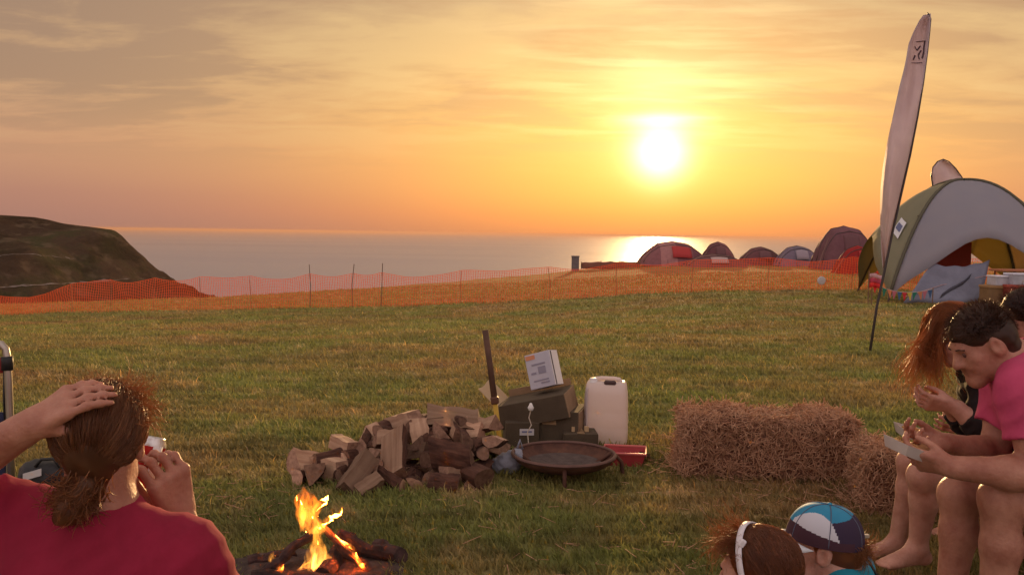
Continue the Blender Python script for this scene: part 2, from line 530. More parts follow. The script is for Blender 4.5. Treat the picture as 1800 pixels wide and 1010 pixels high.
def setting():
    # grass ground material
    m = bpy.data.materials.new('pasture'); m.use_nodes = True; nt = m.node_tree; L = nt.links.new; S.nt = nt
    MATS['pasture'] = m
    b = nt.nodes['Principled BSDF']; b.inputs['Roughness'].default_value = 1; b.inputs['Specular IOR Level'].default_value = .05
    b.inputs['Normal']
    def pasture_colour(nt, gain):
        L = nt.links.new
        g = nt.nodes.new('ShaderNodeNewGeometry')
        def nz(s_, det, off, st=(1, 1, 1)):
            mp = nt.nodes.new('ShaderNodeMapping'); L(g.outputs['Position'], mp.inputs[0]); mp.inputs['Scale'].default_value = st; mp.inputs['Location'].default_value = off
            n = nt.nodes.new('ShaderNodeTexNoise'); L(mp.outputs[0], n.inputs['Vector']); n.inputs['Scale'].default_value = s_; n.inputs['Detail'].default_value = det; n.inputs['Roughness'].default_value = .65
            return n.outputs[0]
        k = lambda r_, g_, b_: (r_ * gain, g_ * gain, b_ * gain, 1)
        base = ramp(nt, nz(.55, 6, (3, 1, 0), (.7, 1, 1)), [(.34, k(.200, .130, .064)), (.45, k(.185, .150, .060)), (.57, k(.130, .150, .047)), (.72, k(.200, .200, .068))])
        dry = nz(2.6, 6, (0, 7, 0))
        S.nt = nt
        c = mixc(nt, S(dry).sstep(.52, .70) * .8, base, k(.36, .265, .135))
        dark = nz(5.5, 4, (9, 2, 0), (.6, 1.3, 1))
        c = mixc(nt, S(dark).sstep(.50, .70) * .7, c, k(.055, .055, .022))
        mot = nz(1.1, 5, (4, 4, 0), (.55, 1.25, 1))
        c = mixc(nt, S(mot).sstep(.46, .64) * .55, c, k(.075, .068, .030))
        return c
    L(pasture_colour(nt, 1.35), b.inputs['Base Color'])
    n = nt.nodes.new('ShaderNodeTexNoise'); g = nt.nodes.new('ShaderNodeNewGeometry'); L(g.outputs['Position'], n.inputs['Vector']); n.inputs['Scale'].default_value = 11; n.inputs['Detail'].default_value = 6
    bp = nt.nodes.new('ShaderNodeBump'); bp.inputs['Distance'].default_value = .05; L(n.outputs[0], bp.inputs['Height']); L(bp.outputs[0], b.inputs['Normal'])
    # blades use the same patches of colour
    m2 = bpy.data.materials.new('grass_blade'); m2.use_nodes = True; nt = m2.node_tree; L = nt.links.new; MATS['grass_blade'] = m2
    b = nt.nodes['Principled BSDF']; b.inputs['Roughness'].default_value = .65; b.inputs['Specular IOR Level'].default_value = .2
    c = pasture_colour(nt, 1.75)
    at = nt.nodes.new('ShaderNodeAttribute'); at.attribute_name = 'shade'
    c = mixc(nt, 1., c, ramp(nt, at.outputs['Fac'], [(0, (.62, .60, .55, 1)), (.55, (1.05, 1.05, 1, 1)), (.86, (1.3, 1.22, .95, 1)), (1, (2.3, 1.75, 1.25, 1))]), 'MULTIPLY')
    L(c, b.inputs['Base Color'])
    t = nt.nodes.new('ShaderNodeBsdfTranslucent'); L(c, t.inputs[0])
    mx = nt.nodes.new('ShaderNodeMixShader'); mx.inputs[0].default_value = .34
    L(b.outputs[0], mx.inputs[1]); L(t.outputs[0], mx.inputs[2]); L(mx.outputs[0], nt.nodes['Material Output'].inputs[0])

    ys = np.concatenate([np.arange(-12, 2, 1.), np.arange(2, 14, .2), np.arange(14, 32, .5), np.arange(32, 90, 1.), np.arange(90, 240, 5.)])
    xs = np.concatenate([np.arange(-90, -20, 4.), np.arange(-20, -6, .6), np.arange(-6, 6, .2), np.arange(6, 24, .6), np.arange(24, 100, 4.)])
    X, Y = np.meshgrid(xs, ys); Z = gz(X, Y)
    V = np.stack([X, Y, Z], -1).reshape(-1, 3); ny, nx = X.shape
    I = np.arange(ny * nx).reshape(ny, nx)
    F = np.stack([I[:-1, :-1], I[:-1, 1:], I[1:, 1:], I[1:, :-1]], -1).reshape(-1, 4)
    tag(obj('ground', V, F, m, smooth=True), kind='structure')

    # grass blades
    N = 430000
    a_ = RNG.random(N)
    y0, y1 = 2.1, 46.
    y = y0 * (y1 / y0) ** (a_ ** .95)
    x = (RNG.random(N) * 2 - 1) * (.66 * y + .9)
    # tufts: pull part of the blades together
    tuft = RNG.random(N) < .5
    q = .055 + .010 * y
    cx, cy = np.round(x / q) * q + .4 * q * np.sin(y * 37 // q * 12.9), np.round(y / q) * q + .4 * q * np.sin(x * 31 // q * 7.7)
    x = np.where(tuft, cx + RNG.normal(size=N) * q * .16, x); y = np.where(tuft, cy + RNG.normal(size=N) * q * .16, y)
    fire = P(552, 1020, 3.86)
    keep = ((x - fire.x) ** 2 / .33 ** 2 + (y - fire.y) ** 2 / .30 ** 2) > RNG.random(N) * .7 + .6
    big = np.sin(x * .9 + 2 * np.sin(y * .6)) * np.sin(y * .8 + 1.4 * np.sin(x * .5)) * .5 + .5
    ye = np.interp(x, [-60, -30, -13, 4, 9, 60], [34, 36, 40, 60, 74, 80])
    keep &= y < ye
    x, y, tuft, big = x[keep], y[keep], tuft[keep], big[keep]; N = len(x)
    z = gz(x, y)
    Hh = (.019 + .020 * RNG.random(N) ** 1.5 + .020 * big * RNG.random(N) + np.where(tuft, .011, 0)) * (1 + .010 * y)
    stalk = RNG.random(N) < .012; Hh = np.where(stalk, Hh * 1.9, Hh)
    Wd = (.0019 + .0013 * RNG.random(N)) * (1 + .12 * y) * np.where(stalk, .6, 1)
    an = RNG.random(N) * 2 * np.pi; ln = an + RNG.normal(size=N) * .9
    lean = (.25 + .75 * RNG.random(N)) * Hh
    dx, dy = np.cos(an), np.sin(an); lx, ly = np.cos(ln) * lean - .25 * Hh, np.sin(ln) * lean
    Bz = z - .004
    def pt(px_, py_, pz_): return np.stack([px_, py_, pz_], -1)
    v0 = pt(x - dx * Wd, y - dy * Wd, Bz); v1 = pt(x + dx * Wd, y + dy * Wd, Bz)
    v2 = pt(x + lx * .35 + dx * Wd * .8, y + ly * .35 + dy * Wd * .8, z + Hh * .62); v3 = pt(x + lx * .35 - dx * Wd * .8, y + ly * .35 - dy * Wd * .8, z + Hh * .62)
    v4 = pt(x + lx, y + ly, z + Hh)
    V = np.stack([v0, v1, v2, v3, v4], 1).reshape(-1, 3)
    k = np.arange(N)[:, None] * 5
    T = np.concatenate([k + np.array([0, 1, 2]), k + np.array([0, 2, 3]), k + np.array([3, 2, 4])])
    o = obj('grass', V, T, m2)
    sh = np.clip(RNG.random(N) * .86 + np.where(stalk, .3, 0), 0, 1)
    at = o.data.attributes.new('shade', 'FLOAT', 'POINT'); at.data.foreach_set('value', np.repeat(sh, 5).astype(np.float32))
    tag(o, 'short tufty pasture grass, green with dry straw-coloured patches', 'grass', kind='stuff')

    # sea
    m = bpy.data.materials.new('sea_water'); m.use_nodes = True; nt = m.node_tree; L = nt.links.new; S.nt = nt
    b = nt.nodes['Principled BSDF']; b.inputs['Base Color'].default_value = (.30, .295, .325, 1)
    b.inputs['IOR'].default_value = 1.33; b.inputs['Specular IOR Level'].default_value = .09
    g = nt.nodes.new('ShaderNodeNewGeometry')
    def nz(s_, st, det=5):
        mp = nt.nodes.new('ShaderNodeMapping'); L(g.outputs['Position'], mp.inputs[0]); mp.inputs['Scale'].default_value = st
        n = nt.nodes.new('ShaderNodeTexNoise'); L(mp.outputs[0], n.inputs['Vector']); n.inputs['Scale'].default_value = s_; n.inputs['Detail'].default_value = det
        return S(n.outputs[0])
    L(nz(.0016, (.25, 1, 1), 7).sstep(.38, .64, .44, .54).k, b.inputs['Roughness'])
    bp = nt.nodes.new('ShaderNodeBump'); bp.inputs['Distance'].default_value = 1.4; bp.inputs['Strength'].default_value = .55
    L(nz(.06, (.35, 1, 1), 4).k, bp.inputs['Height']); L(bp.outputs[0], b.inputs['Normal'])
    yy = [60, 200, 600, 1500, 4000, 10000, 30000, 90000]
    xx = [-70000, -20000, -5000, -1500, -400, 0, 400, 1500, 5000, 20000, 70000]
    V = [(x_, y_, -72) for y_ in yy for x_ in xx]; n_ = len(xx)
    F = [(j * n_ + i, j * n_ + i + 1, (j + 1) * n_ + i + 1, (j + 1) * n_ + i) for j in range(len(yy) - 1) for i in range(n_ - 1)]
    tag(obj('sea', V, F, m), kind='structure')

    # headland across the valley
    cpx = [(-260, 366), (-120, 372), (0, 378), (60, 381), (85, 386), (110, 393), (160, 399), (200, 405), (212, 413), (228, 428), (250, 449), (275, 470), (300, 487), (340, 505), (380, 523), (450, 552), (600, 640)]
    cp = [P(a, b_, 300) for a, b_ in cpx]
    ccx = np.array([p.x for p in cp]); ccz = np.array([p.z for p in cp])
    ccx = np.concatenate([[-600], ccx, [40]]); ccz = np.concatenate([[9], ccz, [-75]])
    def hz(x_, y_):
        x_, y_ = np.asarray(x_, float), np.asarray(y_, float)
        d1 = np.maximum(300 - y_, 0); d2 = np.maximum(y_ - 300, 0)
        cr = np.interp(x_ - .04 * d1 * 0 + .25 * d2, ccx, ccz)
        zz = cr - 19 * (d1 / 140) ** 1.25 - .35 * d2 ** 1.05
        r_ = (np.sin(x_ * .11 + 1.5 * np.sin(y_ * .05)) * np.sin(y_ * .09 + x_ * .03) * 1.3 + .5 * np.sin(x_ * .35 + y_ * .2) * np.sin(y_ * .3)) * np.clip((d1 + d2) / 30, .12, 1)
        r_ = r_ + (.9 * np.sin(x_ * .8 + y_ * .1) + .5 * np.sin(x_ * 1.9)) * np.clip((x_ + 135) / 30, 0, 1) * .5
        return np.maximum(zz + r_, -76)
    xs = np.concatenate([np.arange(-460, -180, 10.), np.arange(-180, -60, 1.2), np.arange(-60, 40, 5.)]); ys = np.arange(105, 520, 3.)
    X, Y = np.meshgrid(xs, ys); Z = hz(X, Y); ny, nx = X.shape
    I = np.arange(ny * nx).reshape(ny, nx)
    F = np.stack([I[:-1, :-1], I[:-1, 1:], I[1:, 1:], I[1:, :-1]], -1).reshape(-1, 4)
    hm = bpy.data.materials.new('headland_turf'); hm.use_nodes = True; nt = hm.node_tree; L = nt.links.new; S.nt = nt
    b = nt.nodes['Principled BSDF']; b.inputs['Roughness'].default_value = 1; b.inputs['Specular IOR Level'].default_value = 0
    g = nt.nodes.new('ShaderNodeNewGeometry')
    def nz2(s_, st, det=6):
        mp = nt.nodes.new('ShaderNodeMapping'); L(g.outputs['Position'], mp.inputs[0]); mp.inputs['Scale'].default_value = st
        n = nt.nodes.new('ShaderNodeTexNoise'); L(mp.outputs[0], n.inputs['Vector']); n.inputs['Scale'].default_value = s_; n.inputs['Detail'].default_value = det; n.inputs['Roughness'].default_value = .62
        return n.outputs[0]
    c = ramp(nt, nz2(.035, (1, .5, 1)), [(.35, (.042, .028, .020, 1)), (.5, (.075, .052, .036, 1)), (.60, (.060, .060, .030, 1)), (.72, (.115, .085, .060, 1))])
    c = mixc(nt, S(nz2(.22, (1, .6, 1.), 5)).sstep(.50, .66) * .6, c, (.15, .11, .075, 1))
    c = mixc(nt, S(nz2(.07, (1.3, .5, 1.), 6)).sstep(.50, .62) * .6, c, (.028, .024, .015, 1))
    L(c, b.inputs['Base Color'])
    bp = nt.nodes.new('ShaderNodeBump'); bp.inputs['Distance'].default_value = 2.; L(nz2(.3, (1, 1, 1)), bp.inputs['Height']); L(bp.outputs[0], b.inputs['Normal'])
    tag(obj('headland', np.stack([X, Y, Z], -1).reshape(-1, 3), F, hm, smooth=True), kind='structure')

    # pale tracks along the headland
    def onhead(px, py):
        v = fwd + rgt * ((px - 900) / FPX) + upv * ((505 - py) / FPX); d = 106.
        while d < 420:
            p = Vector((0, 0, CAM_Z)) + v * (d / v.y)
            if p.z < float(hz(p.x, p.y)): return p
            d *= 1.003
        return None
    tm = mat('chalk_track', (.26, .22, .20), 1., (.09, .065, .045), .35)
    for pts, wd in (([(-60, 513), (0, 507), (60, 503), (120, 500), (180, 496), (236, 491)], 1.0), ([(-40, 446), (0, 451), (40, 448), (90, 452), (140, 457)], .4)):
        pp = []
        for i in range(len(pts) - 1):
            for t_ in np.linspace(0, 1, 6, endpoint=False):
                p = onhead(pts[i][0] + (pts[i + 1][0] - pts[i][0]) * t_, pts[i][1] + (pts[i + 1][1] - pts[i][1]) * t_)
                if p: pp.append(p)
        V, F = [], []
        for i, p in enumerate(pp):
            w_ = wd * (.6 + .5 * math.sin(i * 1.9) ** 2)
            for s_ in (-1, 1):
                yv = p.y + s_ * w_; V.append((p.x, yv, max(float(hz(p.x, yv)), p.z) + .12))
        F = [(2 * i, 2 * i + 1, 2 * i + 3, 2 * i + 2) for i in range(len(pp) - 1)]
        if F: tag(obj('track', V, F, tm), kind='structure')


setting()


# ================================================================== FENCE, TENTS, SHELTER, FLAGS
def net_fence():
    t = thing('orange_mesh_fence', 'long orange plastic mesh safety fence on thin stakes across the field edge', 'fence', (0, 29, float(gz(0, 29))))
    nm = mat('orange_net', (.66, .095, .035), .5, trans=.32, tcol=(.68, .11, .035))
    sm = mat('stake_metal', (.10, .07, .055), .6, (.18, .10, .07), 8)
    X0, X1 = -19.0, 15.5
    sx = [-18.6, -16.6, -14.3, -13.0, -11.6, -10.0, -8.3, -6.35, -5.0, -4.1, -1.6, 1.2, 3.4, 5.8, 8.2, 10.7, 13.0, 15.2]
    fy = lambda x: 29 + .5 * math.sin(x * .35) + .06 * math.sin(x * 2.1)
    top_n = lambda x: np.interp(x, [-19, -15.6, -13.6, -12, 16], [.62, .66, 1.05, 1.06, 1.02])
    def net_top(x):
        k = max(i for i in range(len(sx)) if sx[i] <= max(x, sx[0])); a, b = sx[k], sx[min(k + 1, len(sx) - 1)]
        u = 0 if b == a else (x - a) / (b - a)
        return top_n(x) - .10 * math.sin(math.pi * min(max(u, 0), 1)) * (1 + .6 * math.sin(k * 2.3))
    cols = np.arange(X0, X1, .075); rows = 19; w = .0062
    V, F = [], []
    tops = np.array([net_top(x) for x in cols]); base = gz(cols, np.array([fy(x) for x in cols])) + .01; fys = np.array([fy(x) for x in cols])
    def pnt(i, v):
        return (cols[i] + .012 * math.sin(v * 9 + i * .7), fys[i] + .05 * math.sin(v * 5 + cols[i] * 3), base[i] + tops[i] * v)
    def quad(a, b, c, d):
        k = len(V); V.extend([a, b, c, d]); F.append((k, k + 1, k + 2, k + 3))
    for r_ in range(rows + 1):
        v = r_ / rows; hw = w * (1.5 if r_ in (0, rows) else 1.) * .8
        for i in range(len(cols) - 1):
            a, b = pnt(i, v), pnt(i + 1, v)
            quad((a[0], a[1], a[2] - hw), (b[0], b[1], b[2] - hw), (b[0], b[1], b[2] + hw), (a[0], a[1], a[2] + hw))
    for i in range(len(cols)):
        for r_ in range(0, rows, 3):
            a, b = pnt(i, r_ / rows), pnt(i, min(r_ + 3, rows) / rows)
            quad((a[0] - w, a[1] - .002, a[2]), (a[0] + w, a[1] - .002, a[2]), (b[0] + w, b[1] - .002, b[2]), (b[0] - w, b[1] - .002, b[2]))
    tag(obj('net', V, F, nm, t, world=True), kind='stuff')
    for i, x in enumerate(sx):
        y = fy(x) - .02; z = float(gz(x, y)); hgt = net_top(x) + (.30 if i in (7, 8, 9) else .0)
        MB().tube([(x, y, z - .1), (x + .03 * math.sin(i * 3), y, z + hgt * .5), (x + .05 * math.sin(i * 5), y, z + hgt)], .013 if i in (7, 8, 9) else .009, 6).build(
            'stake', sm if i in (7, 8, 9) else mat('stake_orange', (.30, .09, .045), .6), t, world=True)
    # round white disc tied to the fence
    c = P(1444, 493, 28.3)
    d = MB().lathe([(.001, -.015), (.10, -.015), (.125, -.009), (.132, 0), (.125, .009), (.10, .015), (.001, .015)], 24, rot=Matrix.Rotation(R(90), 3, 'X')).build('round_sign', mat('disc_white', (.62, .60, .62), .5, (.5, .48, .5), 9), None, True)
    d.location = c
    tag(d, 'small plain white disc hanging on the orange fence left of the dome shelter', 'sign')


def dome_tent(px0, px1, pytop, d, cols, label, deep=1.0, door=None, expn=2.2, asym=0., band=None, extra=None):
    """hooped tent: skin of gores between arched poles, door panel, groundsheet skirt and guy lines"""
    zc = gz
    a, b = P(px0, 470, d), P(px1, 470, d); w = (b.x - a.x) / 2; cx = (a.x + b.x) / 2
    g0 = float(gz(cx, d)); h = P((px0 + px1) / 2, pytop, d).z - g0
    t = thing('dome_tent', label, 'tent', (cx, d, g0), 0, 'tents pitched along the cliff edge')
    ms = [mat(f'tent_{int(c[0]*999)}_{int(c[1]*999)}_{int(c[2]*999)}', c, .8, tuple(k * .8 for k in c), 4, trans=.3, bump=.02, bscale=3) for c in cols]
    nu, nv = 24, 12; dp = w * deep
    prof = lambda s: max(0., 1 - abs(s) ** expn) ** (1 / 1.7)
    def surf(u, v):                      # u across -1..1, v front(-1)..back(1)
        s = u; q = math.sqrt(max(0, 1 - (abs(v)) ** 2.4))
        sag = 1 - .035 * abs(math.sin(2 * math.pi * u)) * q
        hh = h * prof(s) * q * sag * (1 + asym * s * .25)
        return (w * s * (1 - .12 * (hh / h) * abs(s)), dp * v * (.96 - .1 * hh / h), hh)
    V, F, fm = [], [], []
    for j in range(nv + 1):
        v = -1 + 2 * j / nv
        for i in range(nu + 1): V.append(surf(-1 + 2 * i / nu, v))
    for j in range(nv):
        for i in range(nu):
            k = j * (nu + 1) + i; F.append((k, k + 1, k + nu + 2, k + nu + 1))
            fm.append((i * len(ms)) // nu if band is None else band(i / nu, j / nv))
    obj('flysheet', V, F, ms, t, True, fm)
    pm = mat('tent_pole', (.07, .055, .055), .6)
    for v in (-.55, .1, .62):
        MB().tube([Vector(surf(u, v)) + Vector((0, 0, .012)) for u in np.linspace(-.985, .985, 17)], .022, 5).build('pole_sleeve', pm, t, True)
    dm = mat('tent_door_' + (door or 'x'), {'red': (.45, .05, .05), 'pale': (.50, .36, .34), 'dark': (.15, .07, .08), 'blue': (.34, .28, .33), None: (.17, .08, .085)}[door], .8, trans=.1)
    du = .16 if door != 'red' else .3
    gd = [[Vector(surf(u, -.95 + .30 * v)) + Vector((0, -.03, .03)) for v in np.linspace(0, 1, 5)] for u in np.linspace(-.28 + du - .16, .3 + du - .16, 7)]
    MB().sheet(gd, .012).build('door', dm, t, True)
    MB().tube([surf(-.28, -.31), (-.28 * w, -dp * .7, h * .62), (-.30 * w, -dp * .95, .1)], .014, 4).build('zip', pm, t)
    gm = mat('guy_line', (.5, .42, .3), .8)
    for s in (-1, 1):
        MB().tube([surf(s * .72, -.3), (s * w * 1.22, -dp * .7, .02)], .006, 4).build('guy_line', gm, t)
    MB().tube([(w * math.cos(an) * .99, dp * math.sin(an) * .99, .02) for an in np.linspace(0, 2 * math.pi, 33)], .03, 5).build('skirt', mat('tent_skirt', (.08, .06, .06), .9), t)
    if extra: extra(t, w, dp, h, surf)
    return t


def tents():
    mauve, plum, brick, rose, slate = (.34, .14, .15), (.22, .09, .10), (.34, .06, .05), (.55, .26, .25), (.26, .20, .27)
    dome_tent(1124, 1238, 424, 62, [mauve, rose, mauve, (.22, .09, .11)], 'large pink and mauve striped dome tent nearest the sun glitter', 1.1, 'red', 2.4)
    dome_tent(1232, 1290, 425, 64, [plum, mauve], 'tall narrow plum dome tent behind the low ridge tent', 1.1, None, 2.2)
    dome_tent(1205, 1308, 447, 58, [(.26, .12, .12), (.22, .10, .10)], 'low wide brown tent in front of the plum dome tent', .9, 'pale', 2.6)
    dome_tent(1300, 1374, 434, 62, [plum, (.16, .07, .07)], 'plain maroon dome tent left of the bluish dome tent', 1.0, None, 2.1, -.2)
    dome_tent(1363, 1438, 432, 60, [slate, (.22, .19, .25), slate], 'bluish grey dome tent with a pale window and dark door arch', 1.0, 'blue', 2.3)
    dome_tent(1434, 1530, 397, 52, [(.23, .105, .125), (.26, .12, .14), (.22, .10, .12)], 'tallest mauve dome tent beside the olive shelter leg', 1.1, 'dark', 3.0)
    dome_tent(1468, 1545, 431, 44, [(.42, .03, .03), (.36, .025, .03)], 'small bright red tent in front of the tallest mauve tent', .8, 'red', 2.0)
    # low windbreak and squat bin to the left of the tents
    a, b = P(1022, 470, 60), P(1124, 470, 60)
    t = thing('windbreak', 'low brown canvas windbreak on the grass left of the tents', 'windbreak', ((a.x + b.x) / 2, 60, float(gz((a.x + b.x) / 2, 60))))
    w = (b.x - a.x) / 2
    hh = lambda u: .50 - .10 * (u * 2) ** 2 * (u < 0) - .05 * math.sin(u * 14) ** 2
    MB().sheet([[(w * 2 * u, .25 * math.sin(u * 9) + .1 * v, hh(u) * v) for v in np.linspace(0, 1, 4)] for u in np.linspace(-.5, .5, 15)], .02).build('canvas', mat('brown_canvas', (.22, .09, .065), .9, (.28, .12, .08), 3, trans=.15), t, True)
    for u in (-.5, -.17, .17, .5):
        MB().tube([(w * 2 * u, .25 * math.sin(u * 9) - .03, -.1), (w * 2 * u, .25 * math.sin(u * 9) + .05, hh(u) + .08)], .02, 6).build('pole', mat('pole_wood', (.2, .12, .07), .8), t)
    c = P(1011, 475, 58)
    t = thing('field_post', 'squat dark grey square post standing alone on the skyline', 'post', (c.x, 58, float(gz(c.x, 58))))
    pm = mat('post_grey', (.13, .11, .12), .8, (.2, .17, .17), 6)
    MB().box((0, 0, .40), (.46, .40, 1.0), bev=.04).build('body', pm, t)
    MB().box((0, 0, .94), (.52, .46, .10), bev=.03).build('lid', mat('post_lid', (.19, .16, .17), .7), t)


def shelter():
    cx, cy = P(1690, 400, 25).x, 25.
    g0 = float(gz(cx, cy)); H = P(1690, 317, 25).z - g0; Rd = 3.2
    th0 = math.atan2(1.6, -2.75)                       # corner A
    t = thing('dome_shelter', 'large grey and olive dome event shelter with arched open sides', 'shelter', (cx, cy, g0))
    cor = [(-1.76, 2.65), (-2.65, -1.76), (1.76, -2.65), (2.65, 1.76)]
    def dome(x, y):
        r_ = math.hypot(x, y) / Rd
        return H * max(0., 1 - r_ ** 2.25)
    mats = [mat('shelter_olive', (.31, .31, .21), .8, (.35, .34, .23), 3, trans=.40, tcol=(.36, .29, .13)),
            mat('shelter_greyblue', (.34, .37, .45), .75, (.38, .40, .46), 2, trans=.42, tcol=(.75, .50, .36), bump=.02, bscale=2),
            mat('shelter_cream', (.42, .36, .27), .8, (.36, .31, .22), 3, trans=.45, tcol=(.62, .46, .25)),
            mat('shelter_olive2', (.30, .26, .15), .8, (.26, .22, .12), 3, trans=.45, tcol=(.50, .40, .16))]
    for k in range(4):
        a, b = Vector(cor[k]), Vector(cor[(k + 1) % 4])
        rows = []
        for i in range(19):
            u = i / 18; e = a.lerp(b, u); row = []
            pull = 1 + .03 * math.sin(math.pi * u) + .06 * math.sin(2 * math.pi * u) ** 2          # hem curves inwards between the corners
            for j in range(13):
                v = j / 12; p = e * (v * pull)
                zz = dome(p.x, p.y) - .10 * math.sin(math.pi * u) * v * (1 - v) * 2
                row.append((p.x, p.y, zz))
            rows.append(row)
        MB().sheet(rows, .008).build('canopy_panel', mats[k], t, True)
    pm = mat('shelter_sleeve', (.10, .095, .065), .8)
    for k in range(4):
        a = Vector(cor[k])
        MB().tube([(a.x * s, a.y * s, dome(a.x * s, a.y * s) + .02) for s in np.linspace(0, .985, 18)], .045, 6).build('pole_sleeve', pm, t, True)
        MB().tube([(a.x * .93, a.y * .93, dome(a.x * .93, a.y * .93)), (a.x * 1.0, a.y * 1.0, .02), (a.x * 1.0, a.y * 1.0, float(gz(cx + a.x, cy + a.y)) - g0 - .12)], .025, 6).build('leg', mat('shelter_leg', (.09, .06, .05), .6), t, True)
    # hem binding
    # printed white label on the olive panel
    e = Vector(cor[0]).lerp(Vector(cor[1]), .62)
    def onp(u, v):
        q = Vector(cor[0]).lerp(Vector(cor[1]), u); pull = 1 + .03 * math.sin(math.pi * u) + .06 * math.sin(2 * math.pi * u) ** 2; p = q * (v * pull)
        n = Vector((p.x, p.y, 0)).normalized() * .03
        return (p.x + n.x, p.y + n.y, dome(p.x, p.y) + .03)
    MB().sheet([[onp(u, v) for v in np.linspace(.71, .81, 4)] for u in np.linspace(.775, .875, 5)], .006).build('label_patch', mat('patch_white', (.66, .68, .72), .6), t)
    def onp2(u, v):
        p = onp(u, v); n = Vector((p[0], p[1], 0)).normalized() * .012
        return (p[0] + n.x, p[1] + n.y, p[2] + .008)
    MB().sheet([[onp2(u, v) for v in np.linspace(.74, .78, 3)] for u in np.linspace(.79, .86, 4)], .004).build('label_print', mat('patch_print', (.12, .14, .26), .6), t)
    MB().tube([onp(.97, .62), (cor[1][0] * .62 + .25, cor[1][1] * .62 - .02, dome(cor[1][0] * .62, cor[1][1] * .62) - .55)], .02, 4).build('strap', pm, t)

    # tarpaulin side wall hung low across the front opening
    d0 = 22.6
    A, B_, C, D = P(1588, 522, d0), P(1722, 527, d0), P(1742, 457, d0 + .3), P(1640, 464, d0 + .3)
    tp = thing('tarpaulin', 'blue-grey tarpaulin sheet sagging across the front of the dome shelter', 'tarpaulin', tuple(A))
    rows = []
    for i in range(15):
        u = i / 14; lo_, hi_ = A.lerp(B_, u), D.lerp(C, u); row = []
        lo_ = Vector((lo_.x, lo_.y, float(gz(lo_.x, lo_.y)) + .03))
        for j in range(9):
            v = j / 8; p = lo_.lerp(hi_, v)
            p.z -= .10 * math.sin(math.pi * u) * v + .02 * math.sin(u * 19 + v * 4)
            p.y += .12 * math.sin(u * 7 + 2 * v) * (1 - v) - .05 * math.sin(v * 6 + u * 5)
            row.append(p)
        rows.append(row)
    MB().sheet(rows, .008).build('sheet', mat('tarp_blue', (.25, .27, .36), .55, (.20, .215, .29), 3, trans=.15, bump=.05, bscale=3), tp, True, True)
    p1, p2 = rows[8][2], rows[12][7]
    MB().sheet([[rows[6 + k][1 + j + k] + Vector((0, -.03, 0)) for j in (0, 1)] for k in range(5)], .006).build('dark_strip', mat('tarp_dark', (.05, .05, .07), .6), tp, True, True)
    MB().tube([A, rows[5][4] + Vector((0, -.03, 0)), rows[14][5] + Vector((0, -.03, .02))], .008, 4).build('cord', mat('cord_pink', (.55, .35, .35), .7), tp, False, True)

    # dark red screen standing inside the shelter
    a = P(1672, 470, 26.2); g1 = float(gz(a.x, a.y))
    sb = thing('display_board', 'dark red display board standing inside the dome shelter', 'board', (a.x, a.y, g1))
    topz = P(1672, 425, 26.2).z - g1
    MB().box((0, 0, topz / 2 + .1), (1.1, .05, topz - .2)).build('panel', mat('board_red', (.30, .035, .025), .7, (.24, .03, .02), 5), sb)
    for s in (-.5, .5): MB().box((s, .06, topz / 2), (.04, .04, topz)).build('upright', mat('board_frame', (.12, .07, .05), .7), sb)
    for s in (-.5, .5): MB().box((s, .06, .015), (.05, .5, .03)).build('foot', mat('board_frame', (.12, .07, .05), .7), sb)

    # table with boxes at the right edge
    c = P(1790, 475, 21.5); g1 = float(gz(c.x, c.y))
    ft = thing('folding_table', 'folding table with an orange-brown top under the right of the shelter', 'table', (c.x, c.y, g1))
    hgt = c.z - g1
    MB().box((0, 0, hgt), (1.1, .6, .05), bev=.01).build('table_top', mat('table_wood', (.42, .16, .08), .6, (.34, .13, .07), 6), ft)
    for sx in (-.45, .45):
        for sy in (-.22, .22): MB().tube([(sx, sy, 0), (sx * .96, sy, hgt - .02)], .018, 6).build('leg', pm, ft)
    def crate(px0, px1, py0, py1, d, col, label, cat, name):
        a, b = P(px0, py1, d), P(px1, py0, d); w, h_ = b.x - a.x, b.z - a.z
        k = thing(name, label, cat, ((a.x + b.x) / 2, d, a.z))
        m = mat('crate_%d_%d' % (px0, py0), col, .7, tuple(q * .75 for q in col), 5)
        MB().box((0, 0, h_ * .42), (w, .4, h_ * .84), bev=.015).build('body', m, k)
        MB().box((0, 0, h_ * .92), (w * 1.05, .43, h_ * .16), bev=.01).build('lid', mat('cratelid_%d_%d' % (px0, py0), tuple(min(1, q * 1.4) for q in col), .6), k)
    crate(1728, 1768, 501, 531, 20.5, (.22, .13, .06), 'brown cardboard crate on the grass by the shelter table', 'crate', 'storage_crate')
    crate(1762, 1812, 500, 530, 20.3, (.26, .05, .035), 'dark red plastic crate on the grass below the shelter table', 'crate', 'storage_crate')
    crate(1742, 1772, 484, 501, 20.5, (.50, .50, .56), 'small white lidded tub on top of the brown crate', 'tub', 'storage_tub')
    crate(1772, 1812, 480, 500, 20.3, (.42, .43, .50), 'pale grey lidded tub on top of the dark red crate', 'tub', 'storage_tub')

    # bunting strung low from the fence to the tarpaulin
    bt = thing('bunting', 'string of small coloured pennants hanging low beside the shelter', 'bunting', tuple(P(1535, 500, 22)))
    a, b = P(1533, 498, 22.2), P(1640, 508, 21.9)
    pts = [a.lerp(b, u) + Vector((0, 0, -.14 * math.sin(math.pi * u))) for u in np.linspace(0, 1, 13)]
    MB().tube(pts, .006, 4).build('string', mat('string_white', (.6, .55, .5), .8), bt, False, True)
    cols = [(.62, .05, .06), (.7, .55, .1), (.05, .28, .2), (.62, .26, .12), (.55, .2, .25), (.1, .2, .4)]
